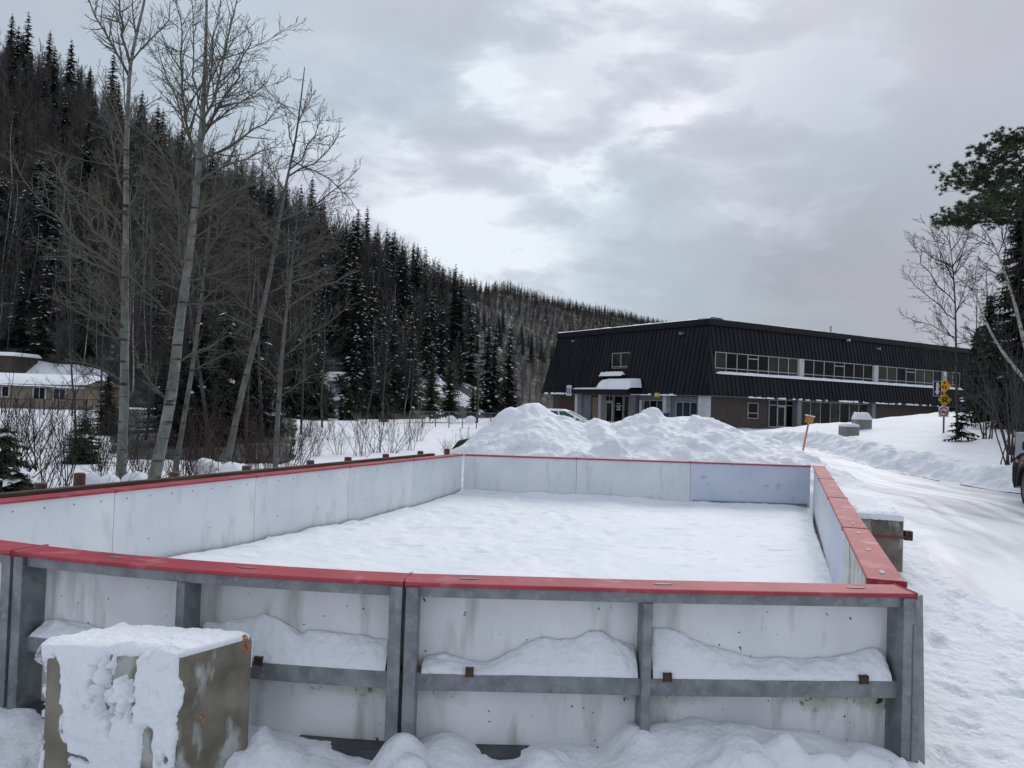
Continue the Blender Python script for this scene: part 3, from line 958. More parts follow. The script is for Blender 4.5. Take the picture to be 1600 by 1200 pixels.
def block_plaster():
    """wind packed snow stuck over the front of the near block, with bare holes"""
    n, mrows = 170, 210
    ax = Vector(axv); ay = Vector(ayv); la = ax.length; lb = ay.length; Hh = .80
    nf = -ay.normalized(); nr = ax.normalized()
    u = np.linspace(-1.0 - .10 / la, 1.0 + .16 / la, n); v = np.linspace(-.05, 1 + 1.03 * 2 * lb / Hh, mrows)
    A, B = np.meshgrid(u, v)
    U = np.clip(A, -1, 1); eu = (A - U) * la                     # metres round the corner
    fz = np.clip(B, -1, 1) * Hh; dp = np.clip(B - 1, 0, 9) * Hh   # height on the front, depth on the top
    topw = S(B, .93, 1.07)
    rag = fbm(A * 2.6 + 2, B * 2.8, 101, 6)
    th = .020 + .040 * fbm(A * 1.5, B * 1.5, 103, 2) + .034 * fbm(A * 5, B * 5, 104, 4) + .026 * fbm(A * 15, B * 15, 105, 4) + .040 * topw
    th += .045 * np.exp(-((A + .15) / .5) ** 2 - ((B - .72) / .28) ** 2) + .02 * np.exp(-((B - 1.0) / .10) ** 2)
    front = 1 - topw
    bare = np.exp(-((A + .83 + .10 * (B - .5)) / .07) ** 2) * S(B, .02, .1) * S(.95 - B, 0, .1) + 1.1 * np.exp(-((A + .64) / .17) ** 2 - ((B - .27) / .11) ** 2) \
        + 1.0 * np.exp(-((A - .60 - .12 * (B - .4)) / .075) ** 2) * S(.62 - B, 0, .15)
    th = th - .22 * np.clip(front * (bare * (.8 + 2.6 * rag + 1.4 * fbm(A * 11, B * 9, 108, 3))), 0, 1.2) - .10 * front * S(rag + .25 * fbm(A * 13, B * 13, 107, 3), .10, .24)
    crack = np.exp(-((B - .40 + .10 * (A + .8)) / .012) ** 2) * S(A, -.85, -.78) * S(-.18 - A, 0, .1)
    th = th - .07 * crack
    # ragged far ends: wraps a little round both corners, rolls over the rear edge of the top
    wrapR = (.02 + .16 * np.maximum(fbm(A * 0 + 1, B * 5.1, 106, 5), -.05)) * S(1.0 - B, -.02, .04)
    th = th * (1 - S(eu, np.clip(wrapR, .004, .2) - .02, np.clip(wrapR, .004, .2) + .01)) - .02 * S(eu, np.clip(wrapR, .004, .2), np.clip(wrapR, .004, .2) + .01)
    th = th * (1 - .40 * topw * S(A, .85, 1.0) * (A <= 1.02))
    th = th - .06 * S(-eu, .075, .10)
    th = th - .10 * S(B, v[-1] - .06, v[-1])
    th = np.where(th < .004, -.02, th)
    # right face on the top strip: droop down the side
    right = (eu > 0); left = (eu < 0); ae = np.abs(eu)
    topf = B > 1
    k1 = S(eu, -.03, .03)
    nx = nf.x * front; ny = nf.y * front; nz = topw * 1.0
    s1 = np.clip(ae / .03, 0, 1) * np.sign(eu)
    nx = nx + nr.x * s1 * 1.6; ny = ny + nr.y * s1 * 1.6
    ln_ = np.sqrt(nx ** 2 + ny ** 2 + nz ** 2); nx /= ln_; ny /= ln_; nz /= ln_
    X = cx + ax.x * U - ay.x - nf.x * dp; Y = cy + ax.y * U - ay.y - nf.y * dp; Z = fz.copy()
    X = X - nf.x * ae * (~topf); Y = Y - nf.y * ae * (~topf); Z = Z - ae * topf
    X = X + nx * th; Y = Y + ny * th; Z = Z + nz * th
    me = grid_mesh('snow_crust', X - cx, Y - cy, Z, 'snow')
    link('snow_crust', me, NB)
    # orange paint marks and lime streak on the right face
    nr = ax.normalized()
    rg = random.Random(2)
    for (f, zc, s_, k) in ((.88, .755, .05, 40), (.34, .47, .03, 14)):
        mb = MB()
        for _ in range(k):
            q = Vector((cx, cy)) + ax.to_2d() + ay.to_2d() * (-1 + 2 * (f + rg.gauss(0, s_ * .35)))
            r = rg.uniform(.002, .008)
            mb.disc((q.x + nr.x * .001, q.y + nr.y * .001, zc + rg.gauss(0, s_ * .5)), (ay.x, ay.y, 0), (0, 0, 1), (nr.x, nr.y, 0), r * 1.2, r, .003, seg=9)
        part('paint_mark', mb, 'orange_spray', NB)


block_plaster()
b1 = onz(1345, 890, .42); b2 = at(1408, 890, b1.y)
cb = concrete_block('snow capped concrete block with dark strap against the right boards', (4.055, 8.85), (.227, -.078), (.107, .312), .62, .38, 'concrete_near', .035, seed=9)
mb = MB()
mb.obox((4.055, 8.85, .79), (.235, -.081, 0), (.110, .320, 0), (0, 0, .009))
part('strap', mb, 'sign_red', cb)
mb = MB(); mb.obox((4.27, 8.56, .80), (.04, -.007, 0), (.007, .04, 0), (0, 0, .05)); part('bracket', mb, 'clip', cb, bevel=.006)
for k, (px, py, Y, s_, ang) in enumerate(((1326, 691, 28.0, .27, .30), (1346, 675, 31.0, .31, -.1))):
    p = at(px, py, Y)
    z = g(p.x, p.y) - .15
    top = at(px, (673, 658)[k], Y).z
    top = max(top, g(p.x, p.y) + (.36, .40)[k])
    concrete_block(('grey concrete block on the snowy bank, nearer the road', 'grey concrete block with thick snow cap, higher on the bank')[k],
                   (p.x, p.y), (s_ * math.cos(ang), s_ * math.sin(ang)), (-s_ * .8 * math.sin(ang), s_ * .8 * math.cos(ang)), top - z, z,
                   'concrete_far', (.05, .20)[k], group='concrete blocks on the bank', seed=12 + k)

# ------------------------------------------------------------------ wooden rail behind the left boards
def wood_rail():
    t = thing('wooden_guardrail', 'dark wooden rail on stubby brown posts behind the left boards', 'wooden rail', (-3.2, 10, 0))
    a = Vector(leftline(6.6)); b = Vector(leftline(14.6)); d = (b - a).normalized(); n = Vector((-d.y, d.x))
    mb = MB()
    c = (a + b) / 2 + n * .30
    mb.obox((c.x, c.y, 1.035), Vector((d.x, d.y, 0)) * (b - a).length / 2, Vector((n.x, n.y, 0)) * .045, (0, 0, .07))
    part('rail', mb, 'wood_rail', t, bevel=.008)
    for px in (48, 110, 262, 378, 480, 540, 600, 655, 697):
        k = (px - 800) / FPX
        off = n * .40
        y = (-4.42 + off.x - .427 * 6.9 - .427 * off.y) / (k - .427)
        p = Vector(leftline(y)) + n * .42
        h = 1.22 if px in (110,) else 1.15
        mb = MB()
        mb.tube([(p.x, p.y, -.1), (p.x, p.y, h - .01), (p.x, p.y, h)], .065, .065, 10, radii=[.06, .056, .045])
        part('post', mb, 'wood_post', t)


wood_rail()

# ------------------------------------------------------------------ building
C0 = Vector((13.0, 53.0))
A2 = Vector((-.53, .848)); B2 = Vector((.848, .53))
NL = -B2; NR = -A2
ZB, ZT, LEAN = 3.0, 7.72, .95
ZROOF = 8.12


def fp(face, s, o, z):
    if face == 'L':
        q = C0 + A2 * s + NL * o
    else:
        q = C0 + B2 * s + NR * o
    return (q.x, q.y, z)


def fsz(face, px, py, o):
    """sight line -> (s,z) on the facade plane at offset o"""
    d = ray(px, py)
    n = NL if face == 'L' else NR
    a = A2 if face == 'L' else B2
    q0 = C0 + n * o
    t = (n.x * (q0.x - 0) + n.y * (q0.y - 0)) / (n.x * d.x + n.y * d.y)
    p = CAM + d * t
    return (Vector((p.x, p.y)) - q0).dot(a), p.z


def fbox(mb, face, s0, s1, o0, o1, z0, z1, mi=0):
    mb.hexa([fp(face, s0, o0, z0), fp(face, s1, o0, z0), fp(face, s1, o1, z0), fp(face, s0, o1, z0),
             fp(face, s0, o0, z1), fp(face, s1, o0, z1), fp(face, s1, o1, z1), fp(face, s0, o1, z1)], mi)


def oz(z):
    return LEAN * (ZT - z) / (ZT - ZB)


LL, LR = 17.4, 32.5
BLD = thing('black_building', 'long two storey building clad in black ribbed metal with ribbon windows', 'building', (C0.x, C0.y, .8))


def pwin(face, px0, px1, pyt, pyb, o):
    """window rectangle from its surveyed corners"""
    pm = (px0 + px1) / 2
    s0, _ = fsz(face, px0, pyt, o); s1, _ = fsz(face, px1, pyt, o)
    _, zt = fsz(face, pm, pyt, o); _, zb = fsz(face, pm, pyb, o)
    return min(s0, s1), max(s0, s1), zb, zt


OPEN = {'L': [], 'R': []}
wl = pwin('L', 955, 984, 553.5, 578.5, .35)
OPEN['L'].append((wl[0], wl[1], 4.95, 6.15))
s_a, _ = fsz('R', 1115, 550, .4); _, ztop = fsz('R', 1115, 549, .3); _, zbot = fsz('R', 1118, 584, .5)
s_e, _ = fsz('R', 1502, 580, .4)
s_e = min(s_e, LR - 1.0)
OPEN['R'].append((s_a, s_e, zbot, ztop))
print('window band', s_a, s_e, zbot, ztop, wl)


def cladding(face, LEN):
    ops = OPEN[face]
    zs = sorted({ZB, ZT} | {z for o in ops for z in o[2:]})
    ss = [None] + sorted({s for o in ops for s in o[:2]}) + [None]
    mb = MB()

    def sv(k, z):
        if ss[k] is None:
            return -oz(z) if k == 0 else LEN + oz(z)
        return ss[k]
    for i in range(len(ss) - 1):
        for j in range(len(zs) - 1):
            z0, z1 = zs[j], zs[j + 1]
            if any(ss[i] is not None and ss[i] >= o[0] - 1e-6 and ss[i + 1] is not None and ss[i + 1] <= o[1] + 1e-6 and z0 >= o[2] - 1e-6 and z1 <= o[3] + 1e-6 for o in ops):
                continue
            mb.add([fp(face, sv(i, z0), oz(z0), z0), fp(face, sv(i + 1, z0), oz(z0), z0), fp(face, sv(i + 1, z1), oz(z1), z1), fp(face, sv(i, z1), oz(z1), z1)],
                   [(0, 1, 2, 3)])
    # standing ribs
    s = -.75
    while s < LEN + .75:
        segs = [(ZB, ZT)]
        for o in ops:
            if o[0] - .03 < s < o[1] + .03:
                segs = [(ZB, o[2]), (o[3], ZT)]
        for (z0, z1) in segs:
            if s < 0: z1 = min(z1, ZT - (-s) / LEAN * (ZT - ZB) if False else z1)
            zz1 = z1
            if s < 0: zz1 = min(z1, ZT - (-s / LEAN) * (ZT - ZB))
            if s > LEN: zz1 = min(z1, ZT - ((s - LEN) / LEAN) * (ZT - ZB))
            if zz1 - z0 < .1:
                continue
            w = .03; h = .05
            p = [fp(face, s - w, oz(z0) - .01, z0), fp(face, s + w, oz(z0) - .01, z0), fp(face, s + w, oz(z0) + h, z0), fp(face, s - w, oz(z0) + h, z0),
                 fp(face, s - w, oz(zz1) - .01, zz1), fp(face, s + w, oz(zz1) - .01, zz1), fp(face, s + w, oz(zz1) + h, zz1), fp(face, s - w, oz(zz1) + h, zz1)]
            mb.hexa(p)
        s += .42
    part('cladding', mb, 'cladding', BLD)
    for o in ops:       # recess linings
        ow = oz(o[3]) - .10
        m2 = MB()
        m2.add([fp(face, o[0], oz(o[2]), o[2]), fp(face, o[0], oz(o[3]), o[3]), fp(face, o[0], ow, o[3]), fp(face, o[0], ow, o[2])], [(0, 1, 2, 3)])
        m2.add([fp(face, o[1], oz(o[2]), o[2]), fp(face, o[1], oz(o[3]), o[3]), fp(face, o[1], ow, o[3]), fp(face, o[1], ow, o[2])], [(3, 2, 1, 0)])
        fbox(m2, face, o[0], o[1], ow, oz(o[3]), o[3], o[3] + .02)
        fbox(m2, face, o[0], o[1], ow, oz(o[2]), o[2] - .03, o[2])
        part('window_recess', m2, 'fascia', BLD)


cladding('L', LL); cladding('R', LR)
# roof: fascia band, deck with snow
mb = MB()
for f, LEN in (('L', LL), ('R', LR)):
    fbox(mb, f, -.16 if f == 'R' else .0, LEN, -.3, .16, ZT - .02, ZROOF)
part('fascia', mb, 'fascia', BLD, bevel=.02)
mb = MB()
q = [C0 + A2 * .2 + B2 * .2, C0 + B2 * LR + A2 * .2, C0 + B2 * LR + A2 * LL, C0 + A2 * LL + B2 * .2]
mb.hexa([(p.x, p.y, ZT) for p in q] + [(p.x, p.y, ZROOF - .1) for p in q])
part('roof', mb, 'fascia', BLD)


def roof_snow():
    n = 130
    for f, LEN in (('L', LL), ('R', LR)):
        u = np.linspace(.0, LEN, n); v = np.linspace(0, 1, 9)
        U, V = np.meshgrid(u, v)
        h = (.10 if f == 'L' else .05) + .12 * np.abs(fbm(U * .8, V * 0, 7)) + (.06 if f == 'L' else 0) * fbm(U * 2, V, 9)
        prof = np.array([0, .7, .95, 1, 1, 1, .95, .7, 0])[:, None]
        O = .12 - V * 1.5
        a = A2 if f == 'L' else B2; nn = NL if f == 'L' else NR
        X = C0.x + a.x * U + nn.x * O; Y = C0.y + a.y * U + nn.y * O
        Z = ZROOF - .02 + (h + .02) * prof
        me = grid_mesh('roof_snow', X - C0.x, Y - C0.y, Z - .8, 'snow')
        link('roof_snow', me, BLD)


roof_snow()
# back volumes so the building is solid from the side
mb = MB()
q = [C0 + A2 * .0 + B2 * .0, C0 + B2 * LR, C0 + B2 * LR + A2 * LL, C0 + A2 * LL]
o_ = .25
qq = [C0 + A2 * o_ + B2 * o_, C0 + B2 * (LR - o_) + A2 * o_, C0 + B2 * (LR - o_) + A2 * (LL - o_), C0 + A2 * (LL - o_) + B2 * o_]
mb.hexa([(p.x, p.y, -.5) for p in qq] + [(p.x, p.y, ZT - .03) for p in qq])
part('core_wall', mb, 'brick', BLD)
mb = MB()
for f, LEN in (('L', LL), ('R', LR)):
    s0 = -.9 if f == 'R' else .3
    mb.add([fp(f, -LEAN if f == 'R' else -LEAN, LEAN, ZB), fp(f, LEN + LEAN, LEAN, ZB), fp(f, LEN, -.2, ZB + .001), fp(f, .2, -.2, ZB + .001)], [(0, 1, 2, 3)])
part('soffit', mb, 'soffit', BLD)
# end cladding on the far ends of each wing
mb = MB()
for f, LEN in (('L', LL), ('R', LR)):
    mb.add([fp(f, LEN + LEAN, LEAN, ZB), fp(f, LEN + LEAN, -12, ZB), fp(f, LEN, -12, ZT), fp(f, LEN, 0, ZT)], [(0, 1, 2, 3)])
part('end_cladding', mb, 'cladding', BLD)
# ground-floor brick skins
mb = MB()
fbox(mb, 'R', -.30, LR, .0, .30, -.5, ZB - .003); fbox(mb, 'L', -.0, LL, .0, .30, -.5, ZB - .003)
part('brick_wall', mb, 'brick', BLD)
# drip edge with frost along the bottom of the cladding
mb = MB()
for f, LEN in (('L', LL), ('R', LR)):
    fbox(mb, f, -.9 if f == 'R' else -LEAN, LEN + LEAN, LEAN - .06, LEAN + .06, ZB - .06, ZB - .004)
part('drip_edge', mb, 'soffit', BLD)
mb = MB()
rg = random.Random(6)
for f, s0, s1, dens in (('L', 1.5, 6.5, .8), ('L', 13.5, 17.5, .8), ('R', 2.5, 26, .55)):
    s = s0
    while s < s1:
        w = rg.uniform(.1, .5)
        if rg.random() < dens:
            fbox(mb, f, s, s + w, LEAN - .05, LEAN + .09, ZB - .06, ZB + rg.uniform(.0, .09))
        s += w
part('edge_frost', mb, 'snow', BLD)


def window(face, s0, s1, z0, z1, o, cols, rail=None, panes=None, frame='frame', fw=.05, name='window', mull=None, th=.07):
    """framed window: sub-parts frame, glazing"""
    fr_ = MB()
    fbox(fr_, face, s0, s1, o, o + th, z0, z0 + fw); fbox(fr_, face, s0, s1, o, o + th, z1 - fw, z1)
    fbox(fr_, face, s0, s0 + fw, o, o + th, z0 + fw, z1 - fw); fbox(fr_, face, s1 - fw, s1, o, o + th, z0 + fw, z1 - fw)
    for k in range(1, cols):
        s = s0 + (s1 - s0) * k / cols
        fbox(fr_, face, s - fw / 2, s + fw / 2, o, o + th * .9, z0 + fw, z1 - fw)
    if rail:
        for rz in ([rail] if not isinstance(rail, (list, tuple)) else rail):
            z = z0 + (z1 - z0) * rz
            fbox(fr_, face, s0 + fw, s1 - fw, o, o + th * .8, z - fw / 2, z + fw / 2)
    w = part(name, fr_, frame, BLD)
    kinds = panes or ['glass'] * cols
    mats = sorted(set(kinds))
    gl = MB()
    for k in range(cols):
        a = s0 + (s1 - s0) * k / cols; b = s0 + (s1 - s0) * (k + 1) / cols
        fbox(gl, face, a + .005, b - .005, o - .01, o + th * .35, z0 + .01, z1 - .01, mats.index(kinds[k]))
    part('pane', gl, mats, w)
    return w


# upper-left window and its snowy sill
o = OPEN['L'][0]
window('L', o[0] + .03, o[1] - .03, o[2] + .02, o[3], oz(o[3]) - .09, 2, panes=['glass_olive', 'glass_warm'], rail=.12)
# ribbon window: groups and white columns
o = OPEN['R'][0]
ow = oz(o[3]) - .09


def sR(px, py=575):
    return fsz('R', px, py, ow)[0]


grp = [(1116, 1246, 8, ['glass_olive', 'glass', 'glass', 'glass', 'glass', 'glass_olive', 'glass_olive', 'glass_olive']),
       (1254, 1363, 7, ['glass'] * 7), (1370, 1471, 7, ['glass_olive', 'glass_olive', 'glass', 'glass', 'glass_olive', 'glass_olive', 'glass']),
       (1477, 1501, 2, ['glass_olive', 'glass'])]
for a, b, n, kinds in grp:
    s0, s1 = sR(a), min(sR(b), o[1] - .05)
    window('R', s0, s1, o[2] + .02, o[3], ow, n, rail=.27, panes=kinds, fw=.055)
    # small opening sash
    k = 3 if n > 4 else 0
    if k:
        fr_ = MB(); w = (s1 - s0) / n
        zt = o[2] + (o[3] - o[2]) * .80
        fbox(fr_, 'R', s0 + w * k + .03, s0 + w * (k + 1) - .03, ow, ow + .075, zt - .03, zt + .03)
        part('sash_bar', fr_, 'frame', BLD)
for a, b in ((1246, 1254), (1363, 1370), (1471, 1477)):
    mb = MB(); fbox(mb, 'R', sR(a) + .02, sR(b) - .02, ow, ow + .16, o[2] + .01, o[3] - .005); part('window_column', mb, 'white_paint', BLD)


def sill_snow(face, s0, s1, oa, ob, z, h, seed):
    n = 70
    u = np.linspace(s0, s1, n); prof = np.array([0, .8, 1, 1, .8, 0]); v = np.linspace(oa, ob, 6)
    U, V = np.meshgrid(u, v)
    H = h * (1 + .5 * fbm(U * 1.5, V, seed)) * np.minimum(1, np.minimum(U - s0, s1 - U) * 5 + .3)
    a = A2 if face == 'L' else B2; nn = NL if face == 'L' else NR
    X = C0.x + a.x * U + nn.x * V; Y = C0.y + a.y * U + nn.y * V
    Z = z + H * prof[:, None] - .005
    me = grid_mesh('sill_snow', X - C0.x, Y - C0.y, Z - .8, 'snow')
    link('sill_snow', me, BLD)


sill_snow('R', o[0], o[1], ow + .07, oz(o[2]) + .12, o[2], .20, 3)
sill_snow('L', wl[0] + .0, wl[1] + .5, oz(4.3) - .05, oz(4.3) + .45, 4.35, .36, 5)
mb = MB(); fbox(mb, 'L', wl[0] - .1, wl[1] + .6, oz(4.3) - .1, oz(4.3) + .46, 4.28, 4.352); part('window_ledge', mb, 'fascia', BLD)


# entrance canopy on the left face
def canopy():
    s1, _ = fsz('L', 897, 610, 2.0); s0, _ = fsz('L', 985, 612, 2.0)
    zb, zt = 3.02, 3.32
    mb = MB(); fbox(mb, 'L', s0, s1, .9, 2.3, zb, zt); part('canopy', mb, 'fascia', BLD, bevel=.02)
    n = 80
    u = np.linspace(s0, s1, n); v = np.linspace(0, 1, 8)
    U, V = np.meshgrid(u, v)
    k = (U - s0) / (s1 - s0)
    H = .13 + .62 * S(.60 - k, 0, .10) + .05 * fbm(U * 2, V, 4)
    prof = np.array([0, .75, .95, 1, 1.05, 1.1, 1.1, 1.1])[:, None]
    O = 2.25 - V * 1.3
    X = C0.x + A2.x * U + NL.x * O; Y = C0.y + A2.y * U + NL.y * O
    Z = zt - .01 + H * prof * np.minimum(1, np.minimum(U - s0, s1 - U) * 6 + .2)
    me = grid_mesh('canopy_snow', X - C0.x, Y - C0.y, Z - .8, 'snow')
    link('canopy_snow', me, BLD)


canopy()


def sL(px, o=.34):
    return fsz('L', px, 635, o)[0]


def lwall(px0, px1, z0, z1, mat, name, o0=.301, o1=.33):
    mb = MB(); fbox(mb, 'L', sL(px1), sL(px0), o0, o1, z0, z1)
    return part(name, mb, mat, BLD)


lwall(873, 904, .3, 2.75, 'garage', 'garage_door', o1=.34)
lwall(905, 909, .3, 2.98, 'white_paint', 'column', o1=.8)
lwall(910, 923, .3, 2.9, 'grey_paint', 'wall_panel')
lwall(926, 941, .6, 2.75, 'tan_panel', 'notice_board', o1=.36)
lwall(942, 946, .3, 2.98, 'white_paint', 'column', o1=.8)
w = window('L', sL(958), sL(946.5), .7, 2.45, .31, 1, frame='cream_frame', fw=.13, name='glass_door', panes=['glass_warm'])
window('L', sL(958), sL(946.5), 2.5, 2.9, .31, 2, frame='frame', fw=.05)
window('L', sL(974), sL(959.5), .7, 2.9, .31, 1, fw=.05, name='sidelight', panes=['glass'])
mb = MB()
for k, (zz, ww) in enumerate(((2.30, .22), (2.12, .34), (1.98, .20), (1.84, .28))):
    sc = (sL(974) + sL(959.5)) / 2
    fbox(mb, 'L', sc - ww, sc + ww, .336, .342, zz - .03, zz + .03)
part('door_notice', mb, 'poster', BLD)
window('L', sL(985), sL(975), .7, 2.9, .31, 1, fw=.05, name='sidelight', panes=['glass_olive'])
lwall(986, 997, .3, 2.98, 'grey_paint', 'column', o1=.6)
lwall(998, 1043, .2, 2.9, 'grey_paint', 'wall_panel')
lwall(1049, 1098, .2, 2.9, 'grey_paint', 'wall_panel')
window('L', sL(1038), sL(1006), 1.0, 2.62, .335, 3, rail=.28, panes=['glass_olive', 'glass', 'glass_olive'])
window('L', sL(1091), sL(1057), 1.0, 2.55, .335, 3, rail=.28, panes=['glass_blue'] * 3)
lwall(1043, 1048, .2, 2.98, 'white_paint', 'column', o1=.8)
lwall(1098.5, 1110, .2, 2.98, 'white_paint', 'column', o1=.8)
lwall(1000, 1003, 1.2, 2.6, 'poster', 'banner', o1=.4)


def rwin(px0, px1, z0, z1, cols, name='window', rail=None, panes=None, **kw):
    s0 = fsz('R', px0, 640, .34)[0]; s1 = fsz('R', px1, 645, .34)[0]
    return window('R', s0, s1, z0, z1, .31, cols, rail=rail, panes=panes, name=name, **kw)


rwin(1168, 1184, 1.55, 2.65, 1, rail=.35)
rwin(1201, 1240, 1.0, 2.92, 3, name='entrance_glazing', rail=.8, panes=['glass', 'glass', 'glass'])
rwin(1213.5, 1226, 1.0, 2.5, 1, name='glass_door', fw=.09, th=.09)
rwin(1250, 1355, .8, 2.9, 7, name='shopfront_glazing', panes=['glass_olive', 'glass_warm', 'glass', 'glass_warm', 'glass', 'glass_warm', 'glass_warm'])
for px in (1244, 1360):
    mb = MB(); s = fsz('R', px, 640, .5)[0]; fbox(mb, 'R', s - .22, s + .22, .302, .8, .2, 2.985); part('column', mb, 'grey_paint', BLD)
mb = MB(); s0 = fsz('R', 1198, 672, .6)[0]; s1 = fsz('R', 1243, 676, .6)[0]
fbox(mb, 'R', s0, s1, .302, 1.1, .3, 1.0); part('door_step', mb, 'grey_paint', BLD)
# roof vent, flood lights
p = at(1298, 524, 62)
t = BLD
mb = MB(); mb.tube([(p.x, p.y, ZT - .1), (p.x, p.y, 8.80)], .08, .08, 8); mb.tube([(p.x, p.y, 8.78), (p.x, p.y, 8.86)], .11, .11, 8)
part('roof_vent', mb, 'frame', t)
for (f, px, py) in (('R', 1326, 531.5), ('R', 1372, 545), ('L', 896, 533), ('L', 1065, 521)):
    s, z = fsz(f, px, py, .2)
    mb = MB(); fbox(mb, f, s - .12, s + .12, oz(z) - .05, oz(z) + .28, z - .08, z + .08); part('flood_light', mb, 'grey_paint' if px != 1326 else 'frame', t)
s, z = fsz('L', 1028, 617, 1.0)
mb = MB(); fbox(mb, 'L', s - .16, s + .16, .95, 1.2, z - .16, z + .14); part('wall_lamp', mb, 'lamp_yellow', t, bevel=.05)
# hanging sign beside the garage
s, z = fsz('L', 888, 610, 1.2)
mb = MB(); fbox(mb, 'L', s - .30, s + .30, 1.05, 1.16, z - .42, z + .42); sg = part('hanging_sign', mb, 'poster', t, bevel=.02)
mb = MB()
for ds in (-.14, .10):
    fbox(mb, 'L', s + ds - .06, s + ds + .06, 1.1605, 1.17, z - .28, z + .2)
part('sign_mark', mb, 'sign_black', sg)

# blue bin against the left face
p = at(1032, 652, 49.5)
p.z = g(p.x, p.y)
t = thing('recycling_bin', 'dark blue wheeled bin under the ground floor window', 'bin', (p.x, p.y, p.z))
zt = at(1032, 645, 49.5).z
mb = MB(); mb.hexa([(p.x - .38, p.y - .35, p.z), (p.x + .38, p.y - .35, p.z), (p.x + .38, p.y + .35, p.z), (p.x - .38, p.y + .35, p.z),
                    (p.x - .48, p.y - .42, zt - .1), (p.x + .48, p.y - .42, zt - .1), (p.x + .48, p.y + .42, zt - .1), (p.x - .48, p.y + .42, zt - .1)])
part('body', mb, 'blue_bin', t, bevel=.03)
mb = MB(); mb.obox((p.x, p.y, zt - .04), (.52, 0, 0), (0, .46, 0), (0, 0, .05)); part('lid', mb, 'blue_bin', t, bevel=.03)

# ------------------------------------------------------------------ vehicles


def lathe_wheel(c, axis, r, w, parent, spokes=5):
    """tyre + rim as a wheel with sub-parts"""
    axis = Vector(axis).normalized(); up = Vector((0, 0, 1)); side = axis.cross(up).normalized()

    def ring(mb, prof, seg, mi=0):
        o = len(mb.v); k = len(prof)
        for j in range(seg):
            t = 2 * math.pi * j / seg
            d = side * math.cos(t) + up * math.sin(t)
            for (rr, ww) in prof:
                mb.v.append(tuple(Vector(c) + d * rr + axis * ww))
        for j in range(seg):
            j2 = (j + 1) % seg
            for i in range(k):
                i2 = (i + 1) % k
                mb.f.append((o + j * k + i, o + j2 * k + i, o + j2 * k + i2, o + j * k + i2)); mb.m.append(mi)
    mb = MB()
    ring(mb, [(r * .66, -w / 2), (r * .93, -w / 2), (r, -w * .36), (r, w * .36), (r * .93, w / 2), (r * .66, w / 2)], 36)
    wh = part('wheel', mb, 'tyre', parent, smooth=False)
    mb = MB()
    ring(mb, [(r * .58, -w * .3), (r * .66, -w * .49), (r * .66, w * .49), (r * .61, w * .49), (r * .58, w * .3)], 36)
    for k in range(spokes):
        t = 2 * math.pi * k / spokes + .3
        d = side * math.cos(t) + up * math.sin(t); tt = axis.cross(d)
        mb.obox(Vector(c) + d * r * .33 + axis * w * .34, d * r * .29, tt * r * .075, axis * .018)
    mb.disc(Vector(c) + axis * w * .28, side, up, axis, r * .16, r * .16, .04)
    part('rim', mb, 'rim', wh)
    mb = MB(); mb.disc(Vector(c) - axis * w * .1, side, up, axis, r * .58, r * .58, .02); part('brake_disc', mb, 'plastic_black', wh)


